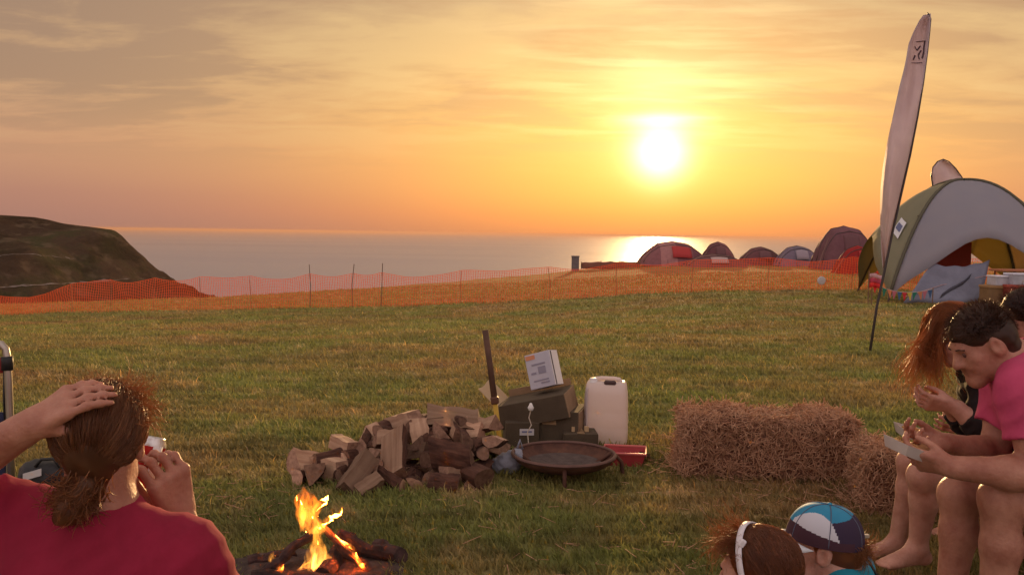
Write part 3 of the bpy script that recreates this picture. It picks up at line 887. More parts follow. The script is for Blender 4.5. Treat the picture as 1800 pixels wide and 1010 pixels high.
    for i in range(12):
        p, q = pts[i], pts[i + 1]; m_ = (p + q) / 2 + Vector((.02 * math.sin(i * 3), -.04 * math.cos(i * 2), -.20))
        MB().sheet([[p, (p + m_) / 2, m_ - Vector((.01, 0, 0))], [q, (q + m_) / 2, m_ + Vector((.01, 0, 0))]], .004).build('pennant', mat('pennant_%d' % (i % 6), cols[i % 6], .8, trans=.3), bt, False, True)
    for p in (a, b):
        g_ = float(gz(p.x, p.y)); MB().tube([(p.x, p.y, g_ - .1), (p.x, p.y, p.z + .03)], .013, 5).build('stick', mat('pole_wood', (.2, .12, .07), .8), bt, False, True)
    # striped cloth over the first stick
    c = P(1540, 482, 22.1)
    fl = thing('cloth', 'crumpled pink, white and red cloth hanging near the feather flag pole', 'cloth', tuple(c))
    for k, (col, nme) in enumerate((((.62, .42, .45), 'upper_stripe'), ((.55, .10, .16), 'middle_stripe'), ((.72, .05, .05), 'lower_stripe'))):
        rows = [[(c.x + (u - .5) * .30, c.y + .05 * math.sin(u * 11 + k), c.z - .11 * k - .11 * v + .03 * math.sin(u * 5)) for v in (0, .5, 1)] for u in np.linspace(0, 1, 7)]
        MB().sheet(rows, .006).build(nme, mat('cloth_%d' % k, col, .9, trans=.25), fl, True, True)
    MB().tube([(c.x - .16, c.y + .03, float(gz(c.x, c.y)) - .05), (c.x - .16, c.y + .03, c.z + .08)], .014, 5).build('stick', mat('pole_wood', (.2, .12, .07), .8), fl, False, True)


def feather_flag(base_px, d, pole, left, label, text=True):
    """pole: pixels bottom->top along the mast, left: sail edge at the same heights; all at distance d, real sail with depth"""
    b = P(*base_px, d); g0 = float(gz(b.x, d)); t = thing('feather_flag', label, 'flag', (b.x, d, g0), group='feather flags')
    pts = [P(x, y, d + .25 * i / len(pole)) for i, (x, y) in enumerate(pole)]
    pts[0].z = g0 - .2
    MB().tube(pts, .016, 8, rs=list(np.linspace(.020, .009, len(pts)))).build('mast', mat('mast_dark', (.05, .04, .04), .45), t, True, True)
    return t, pts


def flags():
    sail_m = mat('sail_cloth', (.72, .62, .62), .7, (.62, .51, .54), 3, trans=.30, tcol=(.62, .50, .48), bump=.02, bscale=4)
    d = 12.6
    pole = [(1527, 610), (1541, 540), (1556, 470), (1568, 412), (1584, 342), (1600, 272), (1613, 205), (1623, 145), (1630, 92), (1634, 55), (1636, 34), (1634, 27), (1630, 23)]
    t, pts = feather_flag((1527, 610), d, pole, None, 'tall white feather flag leaning right in front of the dome shelter')
    edge = {470: 1552, 430: 1549, 380: 1547, 330: 1548, 290: 1552, 250: 1559, 200: 1570, 150: 1581, 115: 1590, 100: 1593, 75: 1597, 55: 1605, 35: 1615, 21: 1625}
    py = sorted(edge, reverse=True)
    pp = [q for q in pole if q[1] >= 19][::1]
    ppx = np.array([q[0] for q in pole[:-2]])[::-1]; ppy = np.array([q[1] for q in pole[:-2]])[::-1]
    rows = []
    for i, y in enumerate(np.linspace(470, 24, 46)):
        xm = float(np.interp(y, ppy, ppx)); xl = float(np.interp(y, sorted(edge), [edge[k] for k in sorted(edge)]))
        row = []
        for v in np.linspace(0, 1, 9):
            wv = math.sin(v * math.pi)
            row.append(P(xm + (xl - xm) * v, y + 3 * v, d + .12 + .22 * wv * math.sin(y * .012 + 1.) + .10 * math.sin(v * 7 + y * .02) * v))
        rows.append(row)
    MB().sheet(rows, .004).build('sail', sail_m, t, True, True)
    # dark emblem printed near the top of the sail
    em = mat('emblem_ink', (.075, .045, .06), .7)
    def sp(y, v):
        k = (470 - y) / (470 - 24) * 45; i = int(k); f = k - i; j = v * 8; jj = int(min(j, 7)); g = j - jj
        a = rows[i][jj].lerp(rows[i][jj + 1], g); b = rows[min(i + 1, 45)][jj].lerp(rows[min(i + 1, 45)][jj + 1], g)
        return a.lerp(b, f) + Vector((0, -.014, 0))
    def stroke(pp_, w=.07):
        m_ = MB()
        for (y0, v0), (y1, v1) in zip(pp_[:-1], pp_[1:]):
            m_.sheet([[sp(y0 + (y1 - y0) * u - 1.3 * s_, min(.97, max(.02, v0 + (v1 - v0) * u + w * s_))) for s_ in (-.5, .5)] for u in (0, .34, .67, 1)], .003)
        m_.build('emblem', em, t, False, True)
    stroke([(72, .16), (72, .42), (72, .66)]); stroke([(72, .2), (82, .22), (92, .2), (103, .24)]); stroke([(80, .4), (88, .55), (80, .68)])
    stroke([(88, .34), (96, .45), (104, .36)]); stroke([(96, .6), (104, .66)]); stroke([(110, .2), (110, .45), (109, .72)])
    # head of a second flag behind the shelter
    d = 31.
    b = P(1640, 470, d); g0 = float(gz(b.x, d))
    t = thing('feather_flag', 'rounded top of a pale feather flag rising behind the dome shelter', 'flag', (b.x, d, g0), group='feather flags')
    loop = [(1640, 330), (1637, 310), (1640, 294), (1648, 284), (1658, 280), (1668, 284), (1680, 296), (1690, 310), (1697, 322)]
    mast = [Vector((b.x, d, g0 - .1)), P(1642, 400, d), P(1641, 350, d)] + [P(x, y, d) for x, y in loop[:]]
    MB().tube(mast, .02, 7, rs=list(np.linspace(.03, .016, len(mast)))).build('mast', mat('mast_dark', (.05, .04, .04), .45), t, True, True)
    lf = [(1640, 372), (1639, 350), (1638, 330), (1637, 310), (1641, 294), (1649, 285), (1657, 281)]
    rt = [(1652, 372), (1697, 350), (1701, 330), (1690, 311), (1680, 297), (1670, 287), (1659, 281)]
    rows = [[P(a[0] + (c[0] - a[0]) * v, a[1] + (c[1] - a[1]) * v, d + .1 * math.sin(v * 5 + i)) for v in np.linspace(0, 1, 6)] for i, (a, c) in enumerate(zip(lf, rt))]
    MB().sheet(rows, .005).build('sail', sail_m, t, True, True)


net_fence(); tents(); shelter(); flags()


# ================================================================== CAMP THINGS
def rotz(a): return Matrix.Rotation(a, 3, 'Z')


BARK = mat('bark', (.048, .022, .016), .95, (.125, .058, .038), 26, bump=.006, bscale=40, stretch=(1, 1, .35))
SPLIT = mat('split_wood', (.50, .335, .225), .85, (.30, .17, .105), 18, bump=.003, bscale=60, stretch=(1, 1, .08), vary=(.32, 1.45))
ENDG = mat('end_grain', (.36, .22, .15), .9, (.19, .105, .07), 30, bump=.002, bscale=60, vary=(.35, 1.6))


def log_mesh(kind, rad, ln, seed):
    """split log along z: kind = angle of the wedge kept; bark outside, split faces inside, end grain at the ends"""
    r_ = random.Random(seed); n = 7 if kind < 6 else 12
    ang = [kind * (i / n) for i in range(n + 1)]
    ring = [(1 + .08 * math.sin(3 * a + seed)) * rad for a in ang]
    prof = [(0, 0)] + [(q * math.cos(a), q * math.sin(a)) for a, q in zip(ang, ring)] if kind < 6 else [(q * math.cos(a), q * math.sin(a)) for a, q in zip(ang[:-1], ring[:-1])]
    cx = sum(p[0] for p in prof) / len(prof); cy = sum(p[1] for p in prof) / len(prof)
    prof = [(x - cx, y - cy) for x, y in prof]; k = len(prof); segs = 5
    V, F, M = [], [], []
    sk = (r_.uniform(-.1, .1), r_.uniform(-.1, .1))
    for s in range(segs + 1):
        z = (s / segs - .5) * ln
        for i, (x, y) in enumerate(prof):
            j = .04 * rad
            ez = (x * sk[0] + y * sk[1]) * (2 if s in (0, segs) else 0) * 1.6
            V.append((x * (1 + .05 * math.sin(s * 2.3 + seed)) + r_.uniform(-j, j), y * (1 + .05 * math.cos(s * 1.9 + seed)) + r_.uniform(-j, j), z + ez))
    for s in range(segs):
        for i in range(k):
            F.append((s * k + i, s * k + (i + 1) % k, (s + 1) * k + (i + 1) % k, (s + 1) * k + i))
            M.append(1 if kind < 6 and (i == 0 or i == k - 1) else 0)
    F.append(tuple(range(k))[::-1]); F.append(tuple(range(segs * k, (segs + 1) * k))); M += [2, 2]
    me = meshdata('log', V, F, [BARK, SPLIT, ENDG], False, M)
    return me


def woodpile():
    protos = [log_mesh(k, r_, l_, i) for i, (k, r_, l_) in enumerate([(1.7, .13, .30), (2.2, .11, .28), (3.1, .095, .30), (1.4, .14, .27), (6.28, .065, .30), (2.6, .10, .25), (1.1, .15, .29), (6.28, .05, .26)])]
    rr = random.Random(21)
    def put(px, py, d, yaw, tilt, roll, k, sc_=1., label=None, lab2=None):
        p = P(px, py, d); sc_ = sc_ * (.78 if label else 1.)
        o = bpy.data.objects.new('split_log', protos[k % len(protos)]); link(o)
        g = float(gz(p.x, p.y)); p.z = max(p.z, g + .035 * sc_)
        o.location = p
        o.rotation_euler = (Matrix.Rotation(yaw, 4, 'Z') @ Matrix.Rotation(R(90) + tilt, 4, 'X') @ Matrix.Rotation(roll, 4, 'Z')).to_euler()
        o.scale = (sc_,) * 3
        tag(o, label or lab2, 'log', 'firewood logs in the heap')
    # rows of the heap: pixel x range, pixel y, distance, count
    for rown, (x0, x1, y, d, n) in zip(('bottom row', 'second row from the grass', 'third row from the grass', 'middle', 'upper part', 'top', 'right end'), ((525, 850, 842, 5.32, 13), (535, 865, 822, 5.45, 13), (570, 868, 800, 5.52, 12), (600, 875, 780, 5.6, 11), (640, 868, 760, 5.68, 9), (670, 850, 745, 5.8, 7), (860, 885, 790, 6.0, 2))):
        for i in range(n):
            u = (i + .5) / n
            put(x0 + (x1 - x0) * u + rr.uniform(-9, 9), y + rr.uniform(-7, 7), d + rr.uniform(-.07, .07), rr.uniform(-1.1, 1.1), rr.uniform(-.35, .35), rr.uniform(0, 6.28), rr.randrange(8), rr.uniform(.58, .84), None, f'split firewood log in the {rown} of the heap, {("left third", "central third", "right third")[min(2, int(u * 3))]}')
    # logs one can pick out
    put(627, 838, 5.22, R(-28), R(34), R(215), 0, 1.1, 'long split log with a pale sawn face leaning at the front left of the heap')
    put(697, 800, 5.34, R(6), R(58), R(222), 2, 1.15, 'upright half log with a flat pale grey face in the middle of the heap')
    put(793, 806, 5.32, R(75), R(8), R(120), 1, 1.2, 'wedge log with a bright cream top face at the front right of the heap')
    put(822, 828, 5.34, R(40), R(4), R(200), 4, 1.35, 'thick round reddish log at the right end of the heap')
    put(800, 742, 5.8, R(80), R(4), R(205), 2, 1.45, 'broad brown log lying on top of the heap by the pole')
    put(738, 768, 5.6, R(20), R(52), R(200), 3, 1.0, 'upright wedge log with a bluish white face near the top of the heap')
    put(648, 856, 5.15, R(-45), R(20), R(160), 3, .8, 'small wedge log at the foot of the heap nearest the campfire')
    put(780, 845, 5.2, R(80), R(0), R(60), 5, .9, 'short split log lying flat at the front foot of the heap')


def campfire():
    c = P(552, 1030, 3.86); g = float(gz(c.x, c.y)); c.z = g
    ash = []
    am = mat('ash_bed', (.030, .022, .020), 1., (.11, .075, .062), 14, bump=.015, bscale=30)
    n = 40; V = [(0, 0, .03)]
    for j in range(1, 7):
        for i in range(n):
            a = 2 * math.pi * i / n; r_ = j / 6 * (.34 + .05 * math.sin(3 * a) + .03 * math.sin(7 * a + 1))
            V.append((r_ * math.cos(a) * 1.12, r_ * math.sin(a), .03 * (1 - (j / 6) ** 2) + .008 * math.sin(i * 2.7 + j * 1.9) + (-.012 if j == 6 else .006)))
    F = [(0, 1 + i, 1 + (i + 1) % n) for i in range(n)]
    for j in range(5):
        for i in range(n): F.append((1 + j * n + i, 1 + (j + 1) * n + i, 1 + (j + 1) * n + (i + 1) % n, 1 + j * n + (i + 1) % n))
    o = obj('ash_patch', V, F, am, smooth=True); o.location = (c.x, c.y, g + .012)
    tag(o, 'dark patch of ash and scorched earth under the campfire', 'ash', kind='stuff')
    ch = mat('charred_wood', (.016, .010, .010), .9, (.085, .045, .04), 16, bump=.006, bscale=40)
    gl = mat('ember_wood', (.03, .015, .012), .9, (.10, .05, .04), 12, bump=.006, bscale=40)
    def flog(a, b, ra, rb, label, m=ch, knots=5):
        a, b = Vector(a), Vector(b); pts = [a.lerp(b, u) + Vector((.008 * math.sin(u * 9), .008 * math.cos(u * 7), .006 * math.sin(u * 13))) for u in np.linspace(0, 1, 8)]
        o = MB().tube(pts, .03, 9, rs=[(ra + (rb - ra) * u) * .8 + .004 * math.sin(u * 17) for u in np.linspace(0, 1, 8)]).build('burning_log', m, None, False)
        o.location = c; tag(o, label, 'log', 'logs in the campfire')
    flog((-.20, -.04, .03), (.01, .02, .20), .030, .024, 'grey scorched log leaning left under the flames')
    flog((.24, -.02, .03), (.02, .03, .21), .028, .016, 'thin burning stick slanting right out of the flames', gl)
    flog((.27, .14, .04), (.08, .10, .15), .042, .034, 'black charred log at the right of the campfire')
    flog((.06, -.10, .04), (.12, .20, .10), .05, .045, 'thick charred block in the middle of the campfire')
    flog((-.30, .05, .035), (-.12, .14, .05), .035, .03, 'short charred log at the left of the campfire')
    flog((.24, .20, .05), (.36, .12, .045), .055, .05, 'blackened round log lying at the right edge of the ash')
    flog((-.24, -.1, .035), (.22, -.13, .035), .028, .03, 'charred log lying across the front of the campfire')
    # flames: twisted hollow tongues of burning gas
    m = bpy.data.materials.new('flame_gas'); m.use_nodes = True; nt = m.node_tree; nt.nodes.clear(); L = nt.links.new; S.nt = nt
    tc = nt.nodes.new('ShaderNodeTexCoord'); mp = nt.nodes.new('ShaderNodeMapping'); mp.inputs['Scale'].default_value = (34, 34, 11); L(tc.outputs['Object'], mp.inputs[0])
    nz = nt.nodes.new('ShaderNodeTexNoise'); nz.inputs['Scale'].default_value = 1.; nz.inputs['Detail'].default_value = 3; nz.inputs['Distortion'].default_value = 1.2; L(mp.outputs[0], nz.inputs['Vector'])
    sp = nt.nodes.new('ShaderNodeSeparateXYZ'); L(tc.outputs['Object'], sp.inputs[0])
    hgt = S(sp.outputs[2]); nn = S(nz.outputs[0])
    v = (hgt / .40) * -1. + 1.05 + (nn - .5) * .9
    colr = ramp(nt, v.k, [(0, (1, .13, .008, 1)), (.35, (1, .22, .016, 1)), (.7, (1, .34, .035, 1)), (1, (1, .42, .07, 1))])
    em = nt.nodes.new('ShaderNodeEmission'); L(colr, em.inputs[0]); L((nn.sstep(.36, .68, .08, 1.) * 66.).k, em.inputs[1])
    out = nt.nodes.new('ShaderNodeOutputMaterial'); L(em.outputs[0], out.inputs['Volume'])
    root = thing('campfire_flames', 'bright orange and yellow campfire flames leaping from the charred logs', 'fire', tuple(c))
    def tongue(path, rs, flat=.6, seed=0):
        n = 10; V, H = [], []; k = len(path)
        # resample
        P_ = np.array(path, float); tt = np.linspace(0, k - 1, 22)
        Q = np.stack([np.interp(tt, range(k), P_[:, i]) for i in range(3)], -1); rr = np.interp(tt, range(k), rs)
        for i in range(3):
            Q[1:-1] = (Q[:-2] + 2 * Q[1:-1] + Q[2:]) / 4
        for i, (q, r_) in enumerate(zip(Q, rr)):
            u = i / 21
            for j in range(n):
                a = 2 * math.pi * j / n; w_ = r_ * (1 + .35 * math.sin(a * 2 + u * 9 + seed) + .2 * math.sin(a * 3 - u * 14 + seed * 2))
                V.append((q[0] + w_ * math.cos(a), q[1] + w_ * math.sin(a) * flat, q[2] + .012 * math.sin(a * 3 + u * 11 + seed))); H.append(1.25 - .8 * u + .1 * math.sin(u * 12 + a))
        F = [(i * n + j, i * n + (j + 1) % n, (i + 1) * n + (j + 1) % n, (i + 1) * n + j) for i in range(21) for j in range(n)]
        F.append(tuple(range(n))[::-1]); F.append(tuple(range(21 * n, 22 * n)))
        obj('flame', V, F, m, root, True)
    tongue([(.015, 0, .19), (-.01, 0, .24), (-.035, 0, .29), (-.03, .01, .34), (-.05, .01, .385)], [.03, .045, .05, .038, .002], seed=1)
    tongue([(-.04, -.01, .20), (-.05, -.01, .25), (-.055, -.01, .31), (-.075, 0, .34)], [.014, .024, .018, .001], seed=2)
    tongue([(.0, 0, .26), (.02, 0, .31), (.045, 0, .335), (.06, 0, .345)], [.02, .024, .012, .001], seed=3)
    tongue([(.02, .02, .20), (.05, .02, .235), (.07, .02, .25), (.105, .02, .262), (.115, .02, .29)], [.014, .02, .016, .012, .001], seed=4)
    tongue([(.03, -.03, .02), (.025, -.03, .08), (.02, -.02, .14), (.012, 0, .20), (.0, 0, .26)], [.052, .046, .032, .022, .006], seed=5)
    tongue([(-.03, -.05, .02), (-.01, -.04, .06), (.015, -.03, .11), (.02, -.02, .16)], [.04, .034, .016, .001], seed=6)
    tongue([(-.155, -.03, .01), (-.16, -.03, .05), (-.175, -.03, .085), (-.168, -.03, .115)], [.018, .024, .014, .001], seed=7)
    tongue([(.21, -.035, .06), (.18, -.02, .10), (.16, 0, .13), (.10, .01, .15), (.04, .02, .21)], [.008, .011, .012, .012, .014], seed=8)
    tongue([(-.13, -.05, .01), (-.135, -.05, .03), (-.12, -.05, .06)], [.016, .014, .001], seed=9)


def box_thing(name, label, c, size, rot, m, cat='box', flaps=0, tape=None, group=None):
    """carton: hollow-looking body with overlapping flaps and a tape seam; c is the centre of the base"""
    t = thing(name, label, cat, tuple(c), 0, group); t.rotation_euler = rot
    w, d, h = size
    MB().box((0, 0, h / 2), (w, d, h), bev=.004).build('body', m, t)
    return t


def boxes():
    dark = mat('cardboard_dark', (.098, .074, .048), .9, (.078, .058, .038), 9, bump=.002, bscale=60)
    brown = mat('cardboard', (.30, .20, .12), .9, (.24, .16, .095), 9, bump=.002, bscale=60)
    tape = mat('parcel_tape', (.30, .20, .11), .35)
    ink = mat('printed_dark', (.09, .08, .09), .7)
    white = mat('paper_label', (.62, .60, .62), .7)
    def base(px, py, d): p = P(px, py, d); return p
    g = lambda x, y: float(gz(x, y))
    # lower left open carton with a printed label and raised flap
    c = P(915, 785, 6.42); c.z = g(c.x, c.y)
    a = thing('cardboard_box', 'dark lower carton with a small printed label beside the yellow pole', 'box', tuple(c), R(4), 'cardboard boxes')
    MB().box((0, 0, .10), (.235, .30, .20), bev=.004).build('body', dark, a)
    lb = MB().box((.03, -.153, .135), (.10, .004, .045)).build('label', white, a)
    MB().box((.03, -.1565, .138), (.07, .003, .012)).build('label_print', mat('print_blue', (.2, .22, .36), .7), lb)
    # middle carton
    c = P(985, 782, 6.45); c.z = g(c.x, c.y)
    b = thing('cardboard_box', 'large dark carton in the middle of the stack carrying the tilted box', 'box', tuple(c), R(-14), 'cardboard boxes')
    MB().box((0, 0, .135), (.31, .34, .27), bev=.004).build('body', dark, b)
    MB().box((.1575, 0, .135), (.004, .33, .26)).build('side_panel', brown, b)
    MB().box((-.05, -.173, .20), (.10, .004, .05)).build('tape', tape, b)
    # small low carton at the right
    c = P(1018, 783, 6.3); c.z = g(c.x, c.y)
    k = thing('cardboard_box', 'small low carton at the right foot of the stack by the water container', 'box', tuple(c), R(3), 'cardboard boxes')
    MB().box((0, 0, .065), (.24, .20, .13), bev=.004).build('body', dark, k)
    MB().box((0, 0, .132), (.05, .2, .004)).build('tape', tape, k)
    for s in (-1, 1):
        MB().box((s * .045, -.03, .150), (.03, .03, .035)).build('knob', mat('brass_bits', (.5, .36, .2), .5), k)
    # upper tilted long box with open flap
    c = P(950, 735, 6.45)
    u = thing('cardboard_box', 'long carton tilted on top of the stack with its flap open to the left', 'box', tuple(c), 0, 'cardboard boxes')
    u.rotation_euler = (R(3), R(-14), R(-16))
    MB().box((0, 0, .085), (.50, .33, .17), bev=.004).build('body', dark, u)
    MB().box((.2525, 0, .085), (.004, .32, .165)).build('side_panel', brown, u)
    fl = MB().sheet([[(-.25 - .17 * s * .6, -.15 + .3 * t_, .16 + .16 * s - .01 * math.sin(t_ * 5)) for t_ in np.linspace(0, 1, 5)] for s in np.linspace(0, 1, 5)], .005)
    fl.build('flap', mat('cardboard_flap', (.62, .50, .33), .9, (.55, .42, .28), 8, trans=.3, tcol=(.8, .6, .35)), u)
    MB().sheet([[(-.24 + .48 * s, .165 + .0 * s, .17 + .05 * t_) for t_ in (0, 1)] for s in np.linspace(0, 1, 4)], .005).build('flap', brown, u)
    # white printed box on top
    c = P(962, 680, 6.45)
    wbx = thing('printed_box', 'white printed carton standing tilted on top of the stack', 'box', tuple(c)); wbx.rotation_euler = (R(-6), R(-17), R(-28))
    wm = mat('printed_white', (.50, .50, .57), .55, (.45, .45, .52), 6); MB().box((0, 0, .125), (.20, .13, .25), bev=.003).build('body', wm, wbx)
    MB().box((.1015, 0, .125), (.003, .12, .245)).build('side_panel', mat('printed_side', (.74, .72, .70), .55), wbx)
    MB().box((.104, -.045, .125), (.003, .012, .24)).build('side_print', ink, wbx)
    MB().box((-.055, -.0665, .225), (.075, .003, .03)).build('print', mat('print_orange', (.60, .26, .14), .6), wbx)
    pm = mat('print_grey', (.27, .26, .33), .6)
    for (x, z, w_, h_) in ((0, .17, .11, .012), (.02, .125, .06, .05), (-.05, .11, .04, .014), (0, .055, .12, .01), (.03, .035, .07, .01)):
        MB().box((x, -.0665, z), (w_, .003, h_)).build('print', pm, wbx)
    # white tie dangling in front of the stack
    c = P(933, 716, 6.2)
    tw = thing('plastic_tie', 'white plastic tie with a loose cord hanging in front of the cartons', 'tie', tuple(c))
    MB().lathe([(.001, -.025), (.016, -.018), (.022, 0), (.014, .016), (.008, .03), (.001, .034)], 12).build('knot', mat('white_plastic', (.75, .74, .72), .4), tw, True)
    MB().tube([(0, 0, -.02), (-.012, 0, -.07), (.006, 0, -.12), (-.02, 0, -.17), (-.012, -.02, -.25)], .004, 5).build('cord', mat('cord_pale', (.6, .52, .42), .7), tw)
    # pole with yellow lower half
    a, b = P(885, 800, 6.05), P(853, 580, 6.15); a.z = g(a.x, a.y) - .05
    t = thing('wooden_pole', 'tall upright pole, dark above and yellow below, between firewood and cartons', 'pole', tuple(P(885, 795, 6.05)))
    m_ = a.lerp(b, .47)
    MB().tube([a, a.lerp(b, .25), m_], .020, 8, rs=[.019, .017, .017]).build('lower_shaft', mat('pole_yellow', (.52, .34, .045), .6, (.42, .26, .04), 12), t, True, True)
    MB().tube([m_, a.lerp(b, .75), b], .020, 8, rs=[.022, .020, .022]).build('upper_shaft', mat('pole_dark', (.085, .045, .03), .7, (.13, .07, .045), 12), t, True, True)
    MB().box(m_ + Vector((.0, -.002, .01)), (.055, .05, .05), Matrix.Rotation(R(-8), 3, 'Y'), bev=.008).build('collar', mat('pole_collar', (.11, .05, .03), .6), t, False, True)
    # crumpled white carrier bag
    c = P(893, 812, 5.62); c.z = g(c.x, c.y)
    s_ = SDF(.008)
    s_.ell((c.x, c.y, c.z + .06), (.085, .07, .07), k=.03).ell((c.x - .06, c.y + .02, c.z + .04), (.06, .06, .045), k=.03).ell((c.x + .05, c.y, c.z + .11), (.045, .04, .05), k=.03)
    bt = thing('carrier_bag', 'crumpled bluish white plastic bag on the grass by the fire bowl', 'bag', tuple(c))
    s_.build('bag_body', mat('bag_plastic', (.42, .44, .52), .4, (.34, .36, .44), 9, trans=.25, bump=.012, bscale=22), bt, wrinkle(.007, 60, 1.))
    MB().tube([(c.x + .05, c.y, c.z + .14), (c.x + .075, c.y, c.z + .21), (c.x + .09, c.y + .01, c.z + .15)], .008, 6).build('handle', mat('bag_plastic', (.42, .44, .52)), bt, True, True)
    # red tray
    c = P(1098, 806, 5.95); c.z = g(c.x, c.y)
    rt = thing('red_tub', 'shallow red plastic tub on the grass right of the fire bowl', 'tub', tuple(c), R(-8))
    rm = mat('red_plastic', (.50, .07, .075), .45, (.42, .05, .06), 8)
    V = [(-.11, -.09, 0), (.11, -.09, 0), (.11, .09, 0), (-.11, .09, 0), (-.135, -.11, .085), (.135, -.11, .085), (.135, .11, .085), (-.135, .11, .085)]
    obj('body', V, [(3, 2, 1, 0), (0, 1, 5, 4), (1, 2, 6, 5), (2, 3, 7, 6), (3, 0, 4, 7)], rm, rt)
    MB().tube([(-.137, -.112, .087), (.137, -.112, .087), (.137, .112, .087), (-.137, .112, .087), (-.137, -.112, .087)], .009, 6).build('rim', mat('red_rim', (.62, .16, .15), .4), rt)
    # twigs next to it
    c = P(1130, 800, 6.0); c.z = g(c.x, c.y)
    k = thing('twig_bundle', 'small dark tangle of twigs on the grass between the red tub and straw bale', 'twigs', tuple(c))
    for i in range(9):
        a_ = i * 2.4; MB().tube([(-.05 * math.cos(a_), .05 * math.sin(a_), .01), (.02 * math.sin(i), 0, .04 + .01 * (i % 3)), (.06 * math.cos(a_), -.05 * math.sin(a_), .015 + .02 * (i % 2))], .005, 5).build('twig', BARK, k)


def water_container():
    c = P(1064, 786, 6.5); g = float(gz(c.x, c.y)); h = P(1064, 664, 6.5).z - g; w, d = .315, .24
    t = thing('water_container', 'white translucent plastic water container with a dark cap handle', 'container', (c.x, c.y, g), R(-10))
    m = mat('jerry_plastic', (.76, .73, .73), .4, (.70, .66, .67), 5, trans=.42, tcol=(.80, .70, .68))
    # rounded-box body by rings, shoulders sloping in at the top
    prof = [(0.0, .88, .02), (.02, .97, .0), (.05, 1, 0), (.25, 1.0, 0), (.28, .985, 0), (.31, 1.0, 0), (.5, .985, 0), (.53, .97, 0), (.56, .985, 0), (.80, .96, 0), (.88, .93, 0), (.955, .78, 0), (.985, .70, 0), (1., .60, 0)]
    V, F = [], []; n = 32
    for (z, s, _) in prof:
        for i in range(n):
            a = 2 * math.pi * i / n; e = .36
            x = math.copysign(abs(math.cos(a)) ** e, math.cos(a)); y = math.copysign(abs(math.sin(a)) ** e, math.sin(a))
            V.append((x * w / 2 * (s if z < .9 else (.55 + .45 * s)), y * d / 2 * s, z * h * .955))
    for j in range(len(prof) - 1):
        for i in range(n): F.append((j * n + i, j * n + (i + 1) % n, (j + 1) * n + (i + 1) % n, (j + 1) * n + i))
    F.append(tuple(range(n))[::-1]); F.append(tuple(range((len(prof) - 1) * n, len(prof) * n)))
    obj('body', V, F, m, t, True)
    MB().tube([(-.09, 0, h * .945), (-.075, 0, h * .985), (-.03, 0, h * .995), (.05, 0, h * .995), (.09, 0, h * .985), (.105, 0, h * .945)], .016, 8).build('handle', m, t, True)
    MB().box((.03, -.07, h * .955), (.085, .05, .03), bev=.008).build('grip', mat('grip_dark', (.07, .04, .04), .5), t)
    MB().lathe([(.001, .03), (.026, .03), (.028, .022), (.028, 0), (.032, 0)], 18, (-.09, -.05, h * .945)).build('cap', mat('cap_white', (.72, .70, .70), .4), t, True)
    MB().box((-.13, -.06, h * .5), (.012, .12, h * .75), bev=.004).build('moulded_rib', m, t)


def fire_bowl():
    c = P(990, 848, 5.55); g = float(gz(c.x, c.y)); rimz = P(990, 797, 5.55).z - g; r_ = .315
    t = thing('fire_bowl', 'rusty shallow steel fire bowl on three bent legs', 'fire bowl', (c.x, c.y, g))
    m = mat('rusty_steel', (.085, .042, .032), .75, (.16, .075, .05), 14, metal=.35, bump=.003, bscale=40)
    dp = .105
    outer = [(r_ * math.sin(a), rimz - dp + (dp) * (1 - math.cos(a)) / 1.0) for a in np.linspace(.02, math.pi / 2, 10)]
    inner = [(max(.001, q - .006), z + .006) for q, z in outer][::-1]
    MB().lathe(outer + inner, 44).build('bowl', m, t, True)
    MB().lathe([(r_ + .012 * math.cos(a), rimz + .012 * math.sin(a)) for a in np.linspace(0, 2 * math.pi, 9)], 48).build('rim', mat('rim_steel', (.16, .09, .075), .55, (.11, .06, .05), 10, metal=.4), t, True)
    MB().lathe([(.001, rimz - dp + .03), (.1, rimz - dp + .034), (.2, rimz - dp + .05), (.235, rimz - dp + .055)], 30).build('ash', mat('old_ash', (.075, .055, .05), 1., (.12, .09, .08), 20, bump=.01, bscale=40), t, True)
    for a in (R(168), R(12), R(-92)):
        cx, sx = math.cos(a), math.sin(a)
        MB().tube([(cx * q, sx * q, z) for q, z in ((.20, rimz - .07), (.30, rimz - .01), (.335, rimz - .02), (.375, rimz * .55), (.385, .0), (.392, -.03))] if abs(a) < 1.5 or a > 1.6 else
                  [(cx * q, sx * q, z) for q, z in ((.24, rimz - .06), (.30, rimz - .02), (.31, rimz * .5), (.315, -.03))], .013, 7).build('leg', m, t, True)


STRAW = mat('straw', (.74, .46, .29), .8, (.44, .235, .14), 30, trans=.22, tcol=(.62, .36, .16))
STRAWB = mat('straw_core', (.12, .055, .036), 1., (.34, .18, .11), 22, bump=.02, bscale=34, stretch=(1, 1, 1.4))


